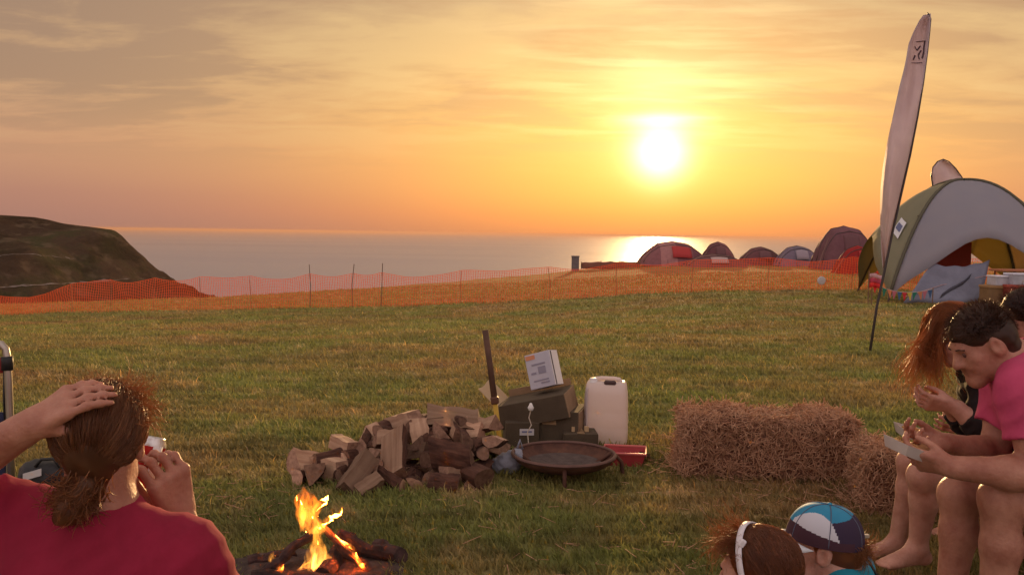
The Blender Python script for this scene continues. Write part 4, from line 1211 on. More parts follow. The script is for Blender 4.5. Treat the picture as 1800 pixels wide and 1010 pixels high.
def bale(loc, rz, size, label, nst=4200, group='straw bales'):
    L_, W_, H_ = size
    t = thing('straw_bale', label, 'straw bale', loc, rz, group)
    # lumpy body
    n = 14; V, F = [], []
    s_ = SDF(.025)
    nx = 11
    def f(X, Y, Z):
        qx, qy, qz = np.abs(X) - L_ / 2 + .05, np.abs(Y) - W_ / 2 + .05, np.abs(Z - H_ / 2) - H_ / 2 + .05
        return None
    gx, gy, gzv = 20, 9, 8
    def surfpt(face, u, v):
        x, y, z = {0: (u, -1, v), 1: (u, 1, v), 2: (-1, u, v), 3: (1, u, v), 4: (u, v, 1), 5: (u, v, -1)}[face]
        p = Vector((x * L_ / 2, y * W_ / 2, (z + 1) * H_ / 2))
        c = Vector((max(-L_ / 2 + .05, min(L_ / 2 - .05, p.x)), max(-W_ / 2 + .05, min(W_ / 2 - .05, p.y)), max(.05, min(H_ - .05, p.z))))
        dlt = p - c
        if dlt.length > .05: p = c + dlt.normalized() * .05
        nrm = dlt.normalized() if dlt.length > 1e-6 else Vector({0: (0, -1, 0), 1: (0, 1, 0), 2: (-1, 0, 0), 3: (1, 0, 0), 4: (0, 0, 1), 5: (0, 0, -1)}[face])
        bul = .018 * math.sin(p.x * 9 + 1) * math.cos(p.z * 8 + p.y * 5) + .012 * math.sin(p.x * 23 + p.z * 17)
        tw = -.014 * sum(math.exp(-((p.y - q) / .02) ** 2) for q in (-W_ * .2, W_ * .2)) if face in (4, 5, 2, 3) else 0
        return p + nrm * (bul + tw), nrm
    mb = MB()
    for face in range(6):
        nu = 24 if face in (0, 1, 4, 5) else 12; nv = 12
        G = [[surfpt(face, -1 + 2 * i / nu, -1 + 2 * j / nv)[0] for j in range(nv + 1)] for i in range(nu + 1)]
        k = len(mb.V); mb.V += [tuple(p) for r_ in G for p in r_]
        for i in range(nu):
            for j in range(nv):
                q = (k + i * (nv + 1) + j, k + (i + 1) * (nv + 1) + j, k + (i + 1) * (nv + 1) + j + 1, k + i * (nv + 1) + j + 1)
                mb.F.append(q if face in (0, 3, 4) else q[::-1]); mb.M.append(0)
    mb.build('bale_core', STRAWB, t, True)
    # individual stalks
    lines = []
    rr = random.Random(int(loc[0] * 100))
    for i in range(nst):
        face = rr.choices([0, 1, 2, 3, 4], [L_ * H_, .3 * L_ * H_, W_ * H_, W_ * H_, L_ * W_])[0]
        p, nrm = surfpt(face, rr.uniform(-1, 1), rr.uniform(-1, 1))
        ax = Vector((rr.gauss(0, .8), rr.gauss(0, .8), rr.gauss(0, .8 if face != 4 else .5)))
        ax = (ax - nrm * ax.dot(nrm) * .8 + nrm * abs(rr.gauss(0, .22))).normalized()
        ln = rr.uniform(.04, .15)
        if rr.random() < .06: ax = (ax + nrm * .9).normalized(); ln *= 1.1
        b = Vector((rr.gauss(0, .0022), rr.gauss(0, .0022), rr.gauss(0, .0022)))
        o_ = p + nrm * rr.uniform(-.008, .012)
        lines.append([o_ - ax * ln * .5, o_ + b, o_ + ax * ln * .5 + nrm * .004])
    V, F = strands(np.array([[tuple(q) for q in l] for l in lines]), .0034, .0026)
    tag(obj('straw_stalks', V, F, STRAW, t), kind='stuff')
    for q in (-W_ * .2, W_ * .2):
        pts = [(-L_ / 2 - .01, q, H_ * .5), (-L_ / 2 - .005, q, H_ - .03), (-L_ / 2 + .05, q, H_ + .004), (0, q, H_ + .006), (L_ / 2 - .05, q, H_ + .004), (L_ / 2 + .005, q, H_ - .03), (L_ / 2 + .01, q, H_ * .5), (L_ / 2 + .005, q, .03), (L_ / 2 - .05, q, .004), (-L_ / 2 + .05, q, .004), (-L_ / 2 - .005, q, .03), (-L_ / 2 - .01, q, H_ * .5)]
        MB().tube(pts, .003, 5).build('twine', mat('twine', (.42, .30, .18), .9), t)
    # loose wisps round the foot
    lines = []
    for i in range(260):
        a = rr.uniform(0, 2 * math.pi); x, y = (L_ / 2 + rr.expovariate(18)) * math.cos(a) * 1.0, (W_ / 2 + rr.expovariate(18)) * math.sin(a) * 1.1
        if rr.random() < .35: x = -L_ / 2 - rr.expovariate(20); y = rr.uniform(-W_ / 2, W_ / 2)
        d_ = Vector((rr.gauss(0, 1), rr.gauss(0, 1), rr.uniform(.0, .7))).normalized() * rr.uniform(.04, .11)
        p = Vector((x, y, rr.uniform(.0, .04))); lines.append([p, p + d_ * .5, p + d_])
    V, F = strands(np.array([[tuple(q) for q in l] for l in lines]), .0024, .0018)
    tag(obj('loose_straw', V, F, STRAW, t), kind='stuff')
    return t


def bales():
    a = P(1340, 848, 5.75)
    bale((a.x, a.y, float(gz(a.x, a.y)) - .01), R(-3), (1.06, .46, .38), 'big reddish straw bale standing on the grass right of the water container', 5200)
    b = P(1606, 890, 5.02)
    bale((b.x, b.y, float(gz(b.x, b.y)) - .01), R(-14), (.60, .46, .33), 'straw bale half hidden behind the bare legs of the seated pair', 4200)
    c = P(2090, 900, 3.35)
    bale((c.x, 3.38, float(gz(c.x, 3.35))), R(90), (1.5, .5, .50), 'straw bale seat under the row of people at the right edge', 2500)


def camp_chair():
    d = 3.0; b = P(-60, 800, d); g = float(gz(b.x, d))
    t = thing('folding_chair', 'silver tubular folding chair with navy fabric at the left edge of the photo', 'chair', (b.x, d, g))
    al = mat('steel_tube', (.42, .38, .33), .35, (.36, .32, .28), 12, metal=.85)
    nv = mat('navy_fabric', (.022, .026, .060), .85, (.03, .035, .075), 20)
    rd = mat('red_fabric', (.33, .05, .045), .8)
    q = lambda px, py, dd=d: P(px, py, dd)
    def post(name, pts, r_=.0125): return MB().tube(pts, r_, 8).build(name, al, t, True, True)
    post('back_frame', [q(20, 850), q(19, 790), q(16, 700), q(13, 630), q(10, 613), q(3, 605), q(-10, 602), q(-100, 601), q(-112, 606), q(-118, 625), q(-121, 700), q(-125, 850)])
    for px in (22, -125):
        e = q(px, 850); post('leg', [e, Vector((e.x, e.y + .10, (e.z + g) / 2)), Vector((e.x, e.y + .22, float(gz(e.x, e.y + .22)) - .01))])
        f_ = Vector((e.x, e.y - .40, float(gz(e.x, e.y - .4)) - .01)); post('leg', [Vector((e.x, e.y - .02, e.z - .02)), (Vector((e.x, e.y - .02, e.z - .02)) + f_) / 2, f_])
    MB().tube([q(13, 650), q(13, 636), q(12, 626)], .019, 8).build('joint', mat('black_plastic', (.02, .02, .02), .5), t, True, True)
    MB().sheet([[q(x, y, d + .01 + .03 * math.sin((x + 120) / 130 * math.pi)) for y in np.linspace(724, 850, 8)] for x in np.linspace(-120, 10, 8)], .012).build('backrest', nv, t, True, True)
    MB().sheet([[q(x, y, d + .012) for y in np.linspace(628, 655, 4)] for x in np.linspace(-116, 8, 6)], .012).build('head_strap', rd, t, True, True)
    e0, e1 = q(-120, 850), q(18, 850)
    MB().sheet([[Vector((e0.x + (e1.x - e0.x) * u, d - .42 * v, e0.z - .02 - .05 * math.sin(math.pi * u))) for v in np.linspace(0, 1, 5)] for u in np.linspace(0, 1, 6)], .012).build('seat', nv, t, True, True)
    MB().tube([q(8, 640), q(7, 700), q(10, 760)], .004, 5).build('cord', mat('black_plastic', (.02, .02, .02), .5), t, True, True)
    # bag
    c = onground(88, 866); s_ = SDF(.01)
    s_.cone((c.x - .08, c.y, c.z + .10), (c.x + .12, c.y + .02, c.z + .10), .09, .085, .03)
    k = thing('holdall', 'black holdall with a pale stripe on the grass beyond the person in red', 'bag', tuple(c))
    s_.build('bag_body', mat('black_nylon', (.018, .018, .02), .5, (.03, .03, .032), 20, bump=.006, bscale=30), k, wrinkle(.006, 40))
    MB().tube([(c.x - .05, c.y - .06, c.z + .165), (c.x - .02, c.y - .05, c.z + .205), (c.x + .05, c.y - .05, c.z + .21), (c.x + .09, c.y - .06, c.z + .165)], .01, 6).build('handle', mat('black_plastic', (.02, .02, .02)), k, True, True)
    MB().sheet([[(c.x - .10 + .1 * u, c.y - .0955 + .004 * u, c.z + .095 + .04 * v + .03 * u) for v in (0, 1)] for u in (0, .5, 1)], .004).build('stripe', mat('stripe_pale', (.55, .55, .55), .4), k, False, True)


woodpile(); campfire(); boxes(); water_container(); fire_bowl(); bales(); camp_chair()


# ================================================================== PEOPLE
SKIN = mat('skin', (.46, .225, .155), .52, (.30, .115, .075), 13, sss=.12, bump=.0022, bscale=95, spec=.4, detail=8)
SKINP = mat('skin_pale', (.54, .30, .225), .52, (.38, .17, .12), 13, sss=.12, bump=.0022, bscale=95, spec=.4, detail=8)


def frame(F, U):
    F = Vector(F).normalized(); Sd = F.cross(Vector(U)).normalized(); U = Sd.cross(F)
    return Sd, F, U


class Head:
    """local coords: (side = own right, forward, up) in metres round the middle of the head"""
    def __init__(s, c, F, U=(0, 0, 1), k=1.): s.c = Vector(c); s.S, s.F, s.U = frame(F, U); s.k = k
    def p(s, a, b, c): return s.c + (s.S * a + s.F * b + s.U * c) * s.k
    def rot(s): return [[s.S[i], s.F[i], s.U[i]] for i in range(3)]

    def skull(s, sd):
        k = s.k; E = lambda c, r_, kk=.02, op='add': sd.ell(s.p(*c), [q * k for q in r_], s.rot(), kk, op)
        C = lambda a, b, ra, rb=None, kk=.015, op='add': sd.cone(s.p(*a), s.p(*b), ra * k, (ra if rb is None else rb) * k, kk, op)
        E((0, -.012, .030), (.074, .094, .084))
        E((0, .028, -.040), (.056, .062, .072), .03)
        C((-.036, .035, -.078), (0, .072, -.098), .020, .022, .03); C((.036, .035, -.078), (0, .072, -.098), .020, .022, .03)
        C((-.032, .078, .020), (.032, .078, .020), .013, .013, .02)
        E((-.031, .092, .002), (.017, .012, .011), .012, 'sub'); E((.031, .092, .002), (.017, .012, .011), .012, 'sub')
        C((0, .089, .008), (0, .108, -.030), .0085, .013, .012); E((-.011, .098, -.033), (.009, .009, .008), .008); E((.011, .098, -.033), (.009, .009, .008), .008)
        C((-.042, .062, -.022), (-.030, .072, -.040), .018, .016, .03); C((.042, .062, -.022), (.030, .072, -.040), .018, .016, .03)
        C((-.018, .086, -.058), (.018, .086, -.058), .0065, .0065, .008); C((-.016, .085, -.069), (.016, .085, -.069), .0075, .0075, .008)
        for q in (-1, 1):
            E((q * .077, -.006, -.006), (.010, .022, .032), .008); E((q * .083, .0, -.006), (.006, .010, .016), .006, 'sub')
        return s

    def eyes(s, parent, m=None):
        for q in (-1, 1):
            c = s.p(q * .031, .0765, .001)
            MB().tube([s.p(q * .047, .080, .020), s.p(q * .032, .0895, .0255), s.p(q * .014, .0915, .0225)], .0026 * s.k, 6).build('eyebrow', mat('brow_hair', (.045, .022, .014), .8), parent, True, True)
            e = SDF(.003); e.ell(c, (.011 * s.k,) * 3); e.build('eye', m or mat('eye_dark', (.11, .05, .04), .3), parent)


def unit(v): v = Vector(v); return v.normalized()


def hand(sd, wrist, dirv, normal, k=1., curl=(.35, .5, .4), spread=.10, thumb=.6, side=1):
    """palm and five separate fingers; dirv wrist->knuckles, normal = out of the palm (fingers curl that way), side: thumb on +/- lateral"""
    wrist = Vector(wrist); D = unit(dirv); N = Vector(normal); N = unit(N - D * N.dot(D)); Lt = D.cross(N) * side
    q = lambda a, b, c: wrist + (D * a + Lt * b + N * c) * k
    for b0, b1, r_ in ((.028, .036, .0135), (.010, .012, .0145), (-.010, -.012, .0145), (-.026, -.033, .0125)):
        sd.cone(q(.012, b0 * .75, 0), q(.088, b1, -.002), .016 * k, r_ * k, .012)
    sd.cone(q(-.03, 0, 0), q(.02, 0, 0), .025 * k, .024 * k, .02)
    lens = ((.036, .040, .026, .022), (.012, .044, .029, .023), (-.012, .041, .027, .023), (-.033, .032, .021, .019))
    for i, (b, l1, l2, l3) in enumerate(lens):
        a = .0; p = q(.088, b, -.002); r0 = .0095 - .0007 * (i == 3); aa = (i - 1.5) * -spread
        pts = [p]
        for l_, cu in zip((l1, l2, l3), curl):
            a += cu * (1 + .08 * i)
            dv = (D * math.cos(aa) + Lt * math.sin(aa)) * math.cos(a) + N * math.sin(a)
            p = p + dv * l_ * k; pts.append(p)
        for j in range(3):
            sd.cone(pts[j], pts[j + 1], (r0 - .0010 * j) * k, (r0 - .0010 * (j + 1)) * k, .004)
            sd.ell(pts[j] - N * .002 * k, [(r0 + .0008 - .0009 * j) * k] * 3, None, .006)
    t0, t1 = q(.018, .022, .008), q(.050, .022 + .035 * thumb, .012 + .018 * (1 - thumb) + .006)
    t2 = t1 + (D * .75 + Lt * .25 * thumb + N * .45 * (1.2 - thumb)).normalized() * .032 * k; t3 = t2 + (D * .9 + N * .35 * (1.2 - thumb)).normalized() * .026 * k
    sd.cone(t0, t1, .017 * k, .0125 * k, .012); sd.cone(t1, t2, .0115 * k, .0105 * k, .004); sd.cone(t2, t3, .0105 * k, .0085 * k, .004)


def foot(sd, ankle, toe, k=1.):
    a, t = Vector(ankle), Vector(toe); d = unit(t - a); d.z = min(d.z, 0); h = unit(Vector((d.x, d.y, 0))); lat = Vector((-h.y, h.x, 0))
    heel = a - h * .035 * k + Vector((0, 0, -.045 * k))
    ball = a + h * .13 * k + Vector((0, 0, -.055 * k))
    sd.cone(a, heel, .036 * k, .030 * k, .02); sd.cone(heel, ball, .028 * k, .026 * k, .02); sd.cone(a, ball, .034 * k, .024 * k, .03)
    for i in range(5):
        o = (i - 2) * .016 * k; b = ball + lat * o; e = b + h * (.052 - .006 * abs(i - 1.2)) * k + Vector((0, 0, -.008 * k))
        sd.cone(ball + lat * o * .8 - h * .02, b + h * .02 * k, .016 * k, .012 * k, .012); sd.cone(b, e, .011 * k, .0085 * k if i else .010 * k, .004)


def limbs_arm(sd, sh, el, wr, k=1., r_=(.050, .041, .042, .028)):
    sh, el, wr = Vector(sh), Vector(el), Vector(wr)
    sd.cone(sh, sh.lerp(el, .45), r_[0] * k, (r_[0] * .94) * k, .03); sd.cone(sh.lerp(el, .45), el, r_[0] * .94 * k, r_[1] * k, .03)
    sd.cone(el, el.lerp(wr, .3), r_[1] * .96 * k, r_[2] * k, .025); sd.cone(el.lerp(wr, .3), wr, r_[2] * k, r_[3] * k, .025)


def limbs_leg(sd, hip, kn, an, k=1., r_=(.085, .060, .056, .036)):
    hip, kn, an = Vector(hip), Vector(kn), Vector(an); sd.cone(hip, kn, r_[0] * k, r_[1] * k, .04)
    back = unit(hip - kn) * .015 * k
    sd.cone(kn, kn.lerp(an, .32) + back, r_[1] * .93 * k, r_[2] * k, .03); sd.cone(kn.lerp(an, .32) + back, an, r_[2] * k, r_[3] * k, .03)


def torso(sd, pel, neck, shL, shR, k=1., grow=0., belly=1.):
    pel, neck, shL, shR = Vector(pel), Vector(neck), Vector(shL), Vector(shR)
    ax = unit(shR - shL); g = grow
    up = unit(neck - pel); w = ax * .085 * k
    mid = pel.lerp(neck, .42); ch = pel.lerp(neck, .74)
    for s_ in (-1, 1):
        sd.cone(pel + w * s_ * 1.05, mid + w * s_ * .9, (.112 * belly) * k + g, (.100 * belly) * k + g, .05)
        sd.cone(mid + w * s_ * .9, ch + w * s_, (.100 * belly) * k + g, .105 * k + g, .05)
    for sh in (shL, shR):
        sd.cone(ch, sh, .088 * k + g, .058 * k + g, .05)
        sd.cone(neck, sh, .046 * k + g, .054 * k + g, .05)
    sd.cone(ch, neck, .10 * k + g, .055 * k + g, .05)


def hair_mat(name, a, b, tr=.35, tc=None): return mat(name, a, .42, b, 30, trans=tr, tcol=tc, spec=.4, hairvar=True)


def scalp_strands(H, n, start, end, off=(.006, .014), m=9, sag=0., jit=.006):
    """strands lying on the skull: start(), end() give unit directions in head coords"""
    L_ = []
    R3 = np.array([.080, .100, .090]) * H.k; c0 = np.array([0, -.012, .030]) * H.k
    M_ = np.array(H.rot())
    for _ in range(n):
        a, b = np.array(start(), float), np.array(end(), float); a /= np.linalg.norm(a); b /= np.linalg.norm(b)
        om = math.acos(max(-1, min(1, float(a @ b)))) + 1e-4; o = RNG.uniform(*off); pts = []; w = RNG.normal(size=3) * .25
        for t in np.linspace(0, 1, m):
            d = (math.sin((1 - t) * om) * a + math.sin(t * om) * b) / math.sin(om) + w * math.sin(math.pi * t) * .25
            d /= np.linalg.norm(d)
            q = c0 + d * (R3 + o * (.6 + .4 * math.sin(math.pi * t))) + RNG.normal(size=3) * jit * .12
            pts.append(np.array(H.c) + M_ @ q)
        L_.append(pts)
    return np.array(L_)


def flyaway(H, roots, vel, n, ln, curl=.35, grav=0., m=8):
    L_ = []; M_ = np.array(H.rot())
    for _ in range(n):
        d = np.array(roots(), float); d /= np.linalg.norm(d)
        p = np.array(H.c) + M_ @ (np.array([0, -.012, .030]) * H.k + d * np.array([.082, .102, .092]) * H.k)
        v = M_ @ d * .7 + np.array(vel()) ; v /= np.linalg.norm(v); l_ = RNG.uniform(*ln); ax = RNG.normal(size=3); ax /= np.linalg.norm(ax)
        pts = [p]
        for i in range(m - 1):
            v = v + np.cross(ax, v) * curl + np.array([0, 0, -grav]) + RNG.normal(size=3) * .10; v /= np.linalg.norm(v)
            p = p + v * l_ / (m - 1); pts.append(p)
        L_.append(pts)
    return np.array(L_)


def strand_obj(name, lines, w, m, parent):
    V, F = strands(lines, w)
    o = obj(name, V, F, m, parent, True, world=True)
    k = len(lines); sh = np.repeat(np.clip(.15 + .85 * RNG.random(k) ** 1.3, 0, 1), len(V) // k)
    at = o.data.attributes.new('shade', 'FLOAT', 'POINT'); at.data.foreach_set('value', sh.astype(np.float32))
    return o


def person_red():
    H = Head(P(178, 774, 1.80), (-.12, .99, -.03), (0, 0, 1), 1.0)
    neck = P(172, 902, 1.79); shR = P(318, 985, 1.79); shL = P(22, 918, 1.82); pel = P(190, 1330, 1.80)
    elR, wrR = P(425, 1125, 1.90), P(316, 905, 1.99); elL, wrL = P(-112, 850, 1.74), P(58, 745, 1.70)
    t = thing('person', 'person in a crimson T-shirt seen from behind with one hand on the head', 'person', (pel.x, pel.y, float(gz(pel.x, pel.y))))
    sd = SDF(.0055); H.skull(sd)
    sd.cone(H.p(0, -.025, -.05), neck, .058, .060, .03)
    torso(sd, pel, neck, shL, shR, 1.0)
    limbs_arm(sd, shR, elR, wrR); limbs_arm(sd, shL, elL, wrL, 1., (.052, .046, .046, .030))
    g = float(gz(pel.x, 2.2))
    for q in (-1, 1):
        kn = Vector((pel.x + .16 * q, 2.22, .52)); an = Vector((pel.x + .15 * q, 2.30, g + .085))
        limbs_leg(sd, pel + Vector((.09 * q, 0, -.02)), kn, an); foot(sd, an, an + Vector((0, .2, -.05)))
    # hand lying on the crown: fingers along the skull
    hand(sd, wrL, P(148, 688, 1.70) - wrL, Vector((.32, .62, -.55)), .90, (.24, .28, .22), .0, .45, -1)
    hd = wrR
    hand(sd, wrR, P(290, 815, 1.945) - wrR, Vector((-.80, .6, -.1)), 1.14, (.60, .75, .5), .03, .5, 1)
    sd.build('body', SKIN, t)
    H.eyes(t)
    # T-shirt
    sh = SDF(.0065); torso(sh, pel, neck + Vector((0, 0, -.018)), shL, shR, 1.0, .016)
    up = unit(elR - shR); e = shR.lerp(elR, .52); sh.cone(shR, e + up * .03, .062, .076, .06, clip=[(e, up)])
    up = unit(elL - shL); e = shL.lerp(elL, .42); sh.cone(shL, e + up * .03, .068, .074, .03, clip=[(e, up)])
    sh.cone(neck + Vector((0, .01, .10)), neck + Vector((0, .0, -.005)), .066, .062, .008, 'sub')
    shirt = sh.build('t_shirt', mat('crimson_cotton', (.29, .014, .046), .9, (.235, .011, .036), 14, bump=.006, bscale=14, trans=.06, stretch=(1, 1, .6)), t, folds(.0034, 46, .7))
    pr = [neck + Vector((.064 * math.cos(a) * 1.03, .064 * math.sin(a) * 1.03, -.012 + .012 * math.sin(a))) for a in np.linspace(0, 2 * math.pi, 25)]
    MB().tube(pr, .007, 6).build('collar', mat('crimson_rib', (.36, .02, .045), .9), shirt, True, True)
    # shorts
    so_ = SDF(.012); so_.cone(pel + Vector((-.09, 0, 0)), pel + Vector((.09, 0, 0)), .125, .125, .04)
    for q in (-1, 1): so_.cone(pel + Vector((.09 * q, 0, -.02)), Vector((pel.x + .14 * q, 2.08, .50)), .105, .088, .04)
    so_.build('shorts', mat('dark_shorts', (.03, .03, .04), .9), t)
    # hair: cap + strands pulled to the nape, loose tail, frizz lit by the sun
    hm = hair_mat('auburn_hair', (.105, .052, .029), (.21, .108, .055), .42, (.90, .46, .16))
    cap = SDF(.005); R_ = H.rot()
    cap.ell(H.p(0, -.016, .034), [.081, .100, .088], R_, .02).cone(H.p(0, -.058, -.02), H.p(0, -.052, -.085), .048, .034, .04)
    cap.ell(H.p(0, .085, -.035), [.085, .075, .085], R_, .02, 'sub')
    for q in (-1, 1): cap.ell(H.p(q * .088, .012, -.035), [.03, .045, .045], R_, .01, 'sub')
    ho = cap.build('hair', hm, t, wrinkle(.0016, 70, .3))
    nape = lambda: (RNG.normal() * .14, -.80 + RNG.normal() * .05, -.95 + RNG.normal() * .12)
    def st():
        a = RNG.uniform(-1.9, 1.9); return (math.sin(a) * 1., .55 * math.cos(a) + RNG.uniform(-.6, .25), .22 + .8 * max(0, math.cos(a)) * RNG.random() + RNG.uniform(-.45, .40))
    A = scalp_strands(H, 4200, st, nape, (.003, .011)); strand_obj('hair_strands', A, .0011, hm, ho)
    tie = H.p(-.005, -.088, -.072)
    L_ = []
    for i in range(1100):
        p = np.array(tie) + RNG.normal(size=3) * .016; v = np.array([-.45, -.12, -1.]) + RNG.normal(size=3) * .20; v /= np.linalg.norm(v); ax = RNG.normal(size=3); ax /= np.linalg.norm(ax); l_ = RNG.uniform(.03, .07); pts = [p]
        for j in range(7):
            v = v + np.cross(ax, v) * .26 + RNG.normal(size=3) * .1 + np.array([-.06, 0, 0]); v /= np.linalg.norm(v); p = p + v * l_ / 7; pts.append(p)
        L_.append(pts)
    strand_obj('ponytail', np.array(L_), .0013, hm, ho)
    tl = SDF(.006); tl.cone(tie, tie + Vector((-.022, -.010, -.04)), .028, .030, .02).cone(tie + Vector((-.022, -.010, -.04)), tie + Vector((-.04, -.01, -.06)), .024, .010, .02)
    tl.build('ponytail_core', hm, ho, wrinkle(.003, 60, 1.))
    B = flyaway(H, lambda: (RNG.uniform(.3, 1.), RNG.uniform(-.2, .7), RNG.uniform(.0, .9)), lambda: (.35, .1, -.1), 300, (.025, .075), .2, .06); strand_obj('flyaway_hair', B, .00055, hm, ho)
    B = flyaway(H, lambda: (RNG.uniform(-.6, 1.), RNG.uniform(-.5, .5), RNG.uniform(.5, 1.)), lambda: (.3, .1, .1), 200, (.015, .04), .22, .05); strand_obj('flyaway_hair', B, .0005, hm, ho)
    # low stool that carries them
    g = float(gz(pel.x, pel.y)); k = thing('folding_stool', 'low dark folding stool under the person in the crimson T-shirt', 'stool', (pel.x, pel.y, g))
    stz = pel.z - .125 - g; fm = mat('stool_fabric', (.04, .04, .045), .9); MB().box((0, 0, stz - .012), (.40, .36, .024), bev=.01).build('seat', fm, k)
    for q in (-1, 1):
        for r_ in (-1, 1): MB().tube([(.17 * q, .16 * r_, stz - .02), (-.17 * q, .17 * r_, -.01)], .011, 6).build('leg', mat('steel_tube', (.4, .4, .4)), k)
    # drink can in the right hand
    c = P(258, 812, 2.03)
    can = thing('drink_can', 'red and silver drink can held up in the hand at the left', 'can', tuple(c))
    rt = Matrix.Rotation(R(10), 3, 'Y') @ Matrix.Rotation(R(-14), 3, 'X')
    MB().lathe([(.001, -.057), (.024, -.057), (.028, -.052), (.033, -.044), (.033, .038)], 26, rot=rt).build('can_body', mat('can_red', (.42, .03, .03), .3, metal=.3), can, True)
    MB().lathe([(.0332, .038), (.031, .047), (.027, .054), (.027, .058), (.025, .058), (.024, .054), (.001, .054)], 26, rot=rt).build('can_top', mat('can_silver', (.65, .63, .62), .3, metal=.8), can, True)
    MB().sheet([[rt @ Vector((.0337 * math.cos(a), .0337 * math.sin(a), z)) for z in np.linspace(-.044, .040, 5)] for a in np.linspace(R(-62), R(-22), 5)], .0008).build('can_stripe', mat('can_white', (.75, .74, .74), .35), can, True)


def person_pink():
    d = 3.0
    H = Head(P(1724, 601, d), (-.84, -.05, -.50), (-.5, 0, .86), 1.01)
    neck = P(1786, 640, d); shL = P(1808, 688, 2.84); shR = P(1780, 674, 3.17); pel = P(1945, 868, d)
    elL, wrL = P(1822, 836, 2.78), P(1672, 820, 2.86); elR, wrR = P(1745, 800, 3.14), P(1655, 778, 3.05)
    t = thing('person', 'short-haired man in a bright pink shirt bent over his food', 'person', (pel.x, pel.y, float(gz(pel.x, pel.y))))
    sd = SDF(.006); H.skull(sd)
    sd.cone(H.p(0, .066, -.100), H.p(0, .060, -.085), .024 * 1.1, .02, .02)
    sd.cone(H.p(0, -.03, -.045), neck, .068, .070, .04)
    torso(sd, pel, neck, shL, shR, 1.12, 0, 1.12)
    limbs_arm(sd, shL, elL, wrL, 1.08, (.056, .047, .048, .032)); limbs_arm(sd, shR, elR, wrR, 1.08, (.056, .047, .048, .032))
    hand(sd, wrL, P(1610, 806, 2.93) - wrL, Vector((-.1, .75, .45)), 1.08, (.45, .55, .4), .06, .5, -1)
    hand(sd, wrR, P(1600, 775, 3.0) - wrR, Vector((-.2, -.5, .7)), 1.05, (.4, .6, .4), .06, .5, 1)
    gL = float(gz(P(1755, 1000, 2.8).x, 2.8))
    knL, knR = P(1758, 876, 2.88), P(1684, 868, 3.14)
    anL, anR = Vector((knL.x + .0, 2.90, gL + .085)), Vector((knR.x - .02, 3.14, gL + .085))
    hipL, hipR = pel + Vector((0, -.12, 0)), pel + Vector((0, .12, 0))
    limbs_leg(sd, hipL, knL, anL, 1.0, (.095, .064, .060, .040)); limbs_leg(sd, hipR, knR, anR, 1.0, (.095, .064, .060, .040))
    foot(sd, anL, anL + Vector((-.2, 0, -.05)), 1.05); foot(sd, anR, anR + Vector((-.2, 0, -.05)), 1.05)
    sd.build('body', SKIN, t); H.eyes(t)
    sh = SDF(.0075); torso(sh, pel + Vector((-.01, 0, .02)), neck + Vector((.01, 0, -.012)), shL, shR, 1.12, .020, 1.14)
    for s_, e_ in ((shL, elL), (shR, elR)):
        up = unit(e_ - s_); e = s_.lerp(e_, .56); sh.cone(s_ + up * .04, e + up * .03, .070, .086, .07, clip=[(e, up)])
    sh.cone(H.p(0, -.03, -.045), neck, .080, .076, .01, 'sub')
    shirt = sh.build('shirt', mat('pink_cotton', (.56, .075, .17), .9, (.49, .06, .145), 12, bump=.004, bscale=22, trans=.08), t, folds(.0042, 40, 1.9))
    up = unit(H.p(0, -.03, -.045) - neck); sx = up.orthogonal().normalized(); sy = up.cross(sx)
    MB().sheet([[neck - up * .01 + up * (.035 * v) + (sx * math.cos(a) + sy * math.sin(a)) * (.080 + .010 * v) for v in (0, .5, 1)] for a in np.linspace(R(20), R(380), 22)], .006).build('collar', mat('pink_collar', (.60, .10, .19), .9), shirt, True, True)
    so_ = SDF(.012); so_.cone(hipL, hipR, .135, .135, .05); so_.cone(hipL, hipL.lerp(knL, .60), .125, .105, .04); so_.cone(hipR, hipR.lerp(knR, .60), .125, .105, .04)
    so_.build('shorts', mat('grey_shorts', (.16, .15, .18), .9, (.13, .12, .15), 12), t, wrinkle(.004, 20))
    hm = hair_mat('dark_brown_hair', (.050, .026, .017), (.085, .045, .028), .3, (.40, .17, .05))
    cap = SDF(.006); R_ = H.rot(); k = H.k
    cap.ell(H.p(0, -.014, .036), [.079 * k, .099 * k, .087 * k], R_, .02)
    cap.ell(H.p(0, .095, -.045), [.10 * k, .075 * k, .085 * k], R_, .02, 'sub'); cap.ell(H.p(0, .035, -.125), [.12, .10, .080], R_, .03, 'sub'); cap.cone(H.p(0, -.055, -.01), H.p(0, -.055, -.072), .055 * k, .048 * k, .03)
    for q in (-1, 1): cap.cone(H.p(q * .040, -.048, .0), H.p(q * .030, -.052, -.068), .046 * k, .040 * k, .03)
    for q in (-1, 1): cap.ell(H.p(q * .085, .014, -.03), [.03, .04, .045], R_, .01, 'sub')
    ho = cap.build('hair', hm, t, wrinkle(.0022, 80, .3))
    B = flyaway(H, lambda: ((RNG.normal(), RNG.uniform(-1, .75), RNG.uniform(.12, 1)) if RNG.random() < .72 else (RNG.normal() * .5, -1, RNG.uniform(-1.0, .2))), lambda: (-.15, .0, -.1), 3600, (.010, .024), .2, .05, 4); strand_obj('hair_strands', B, .0008, hm, ho)
    return wrL, wrR


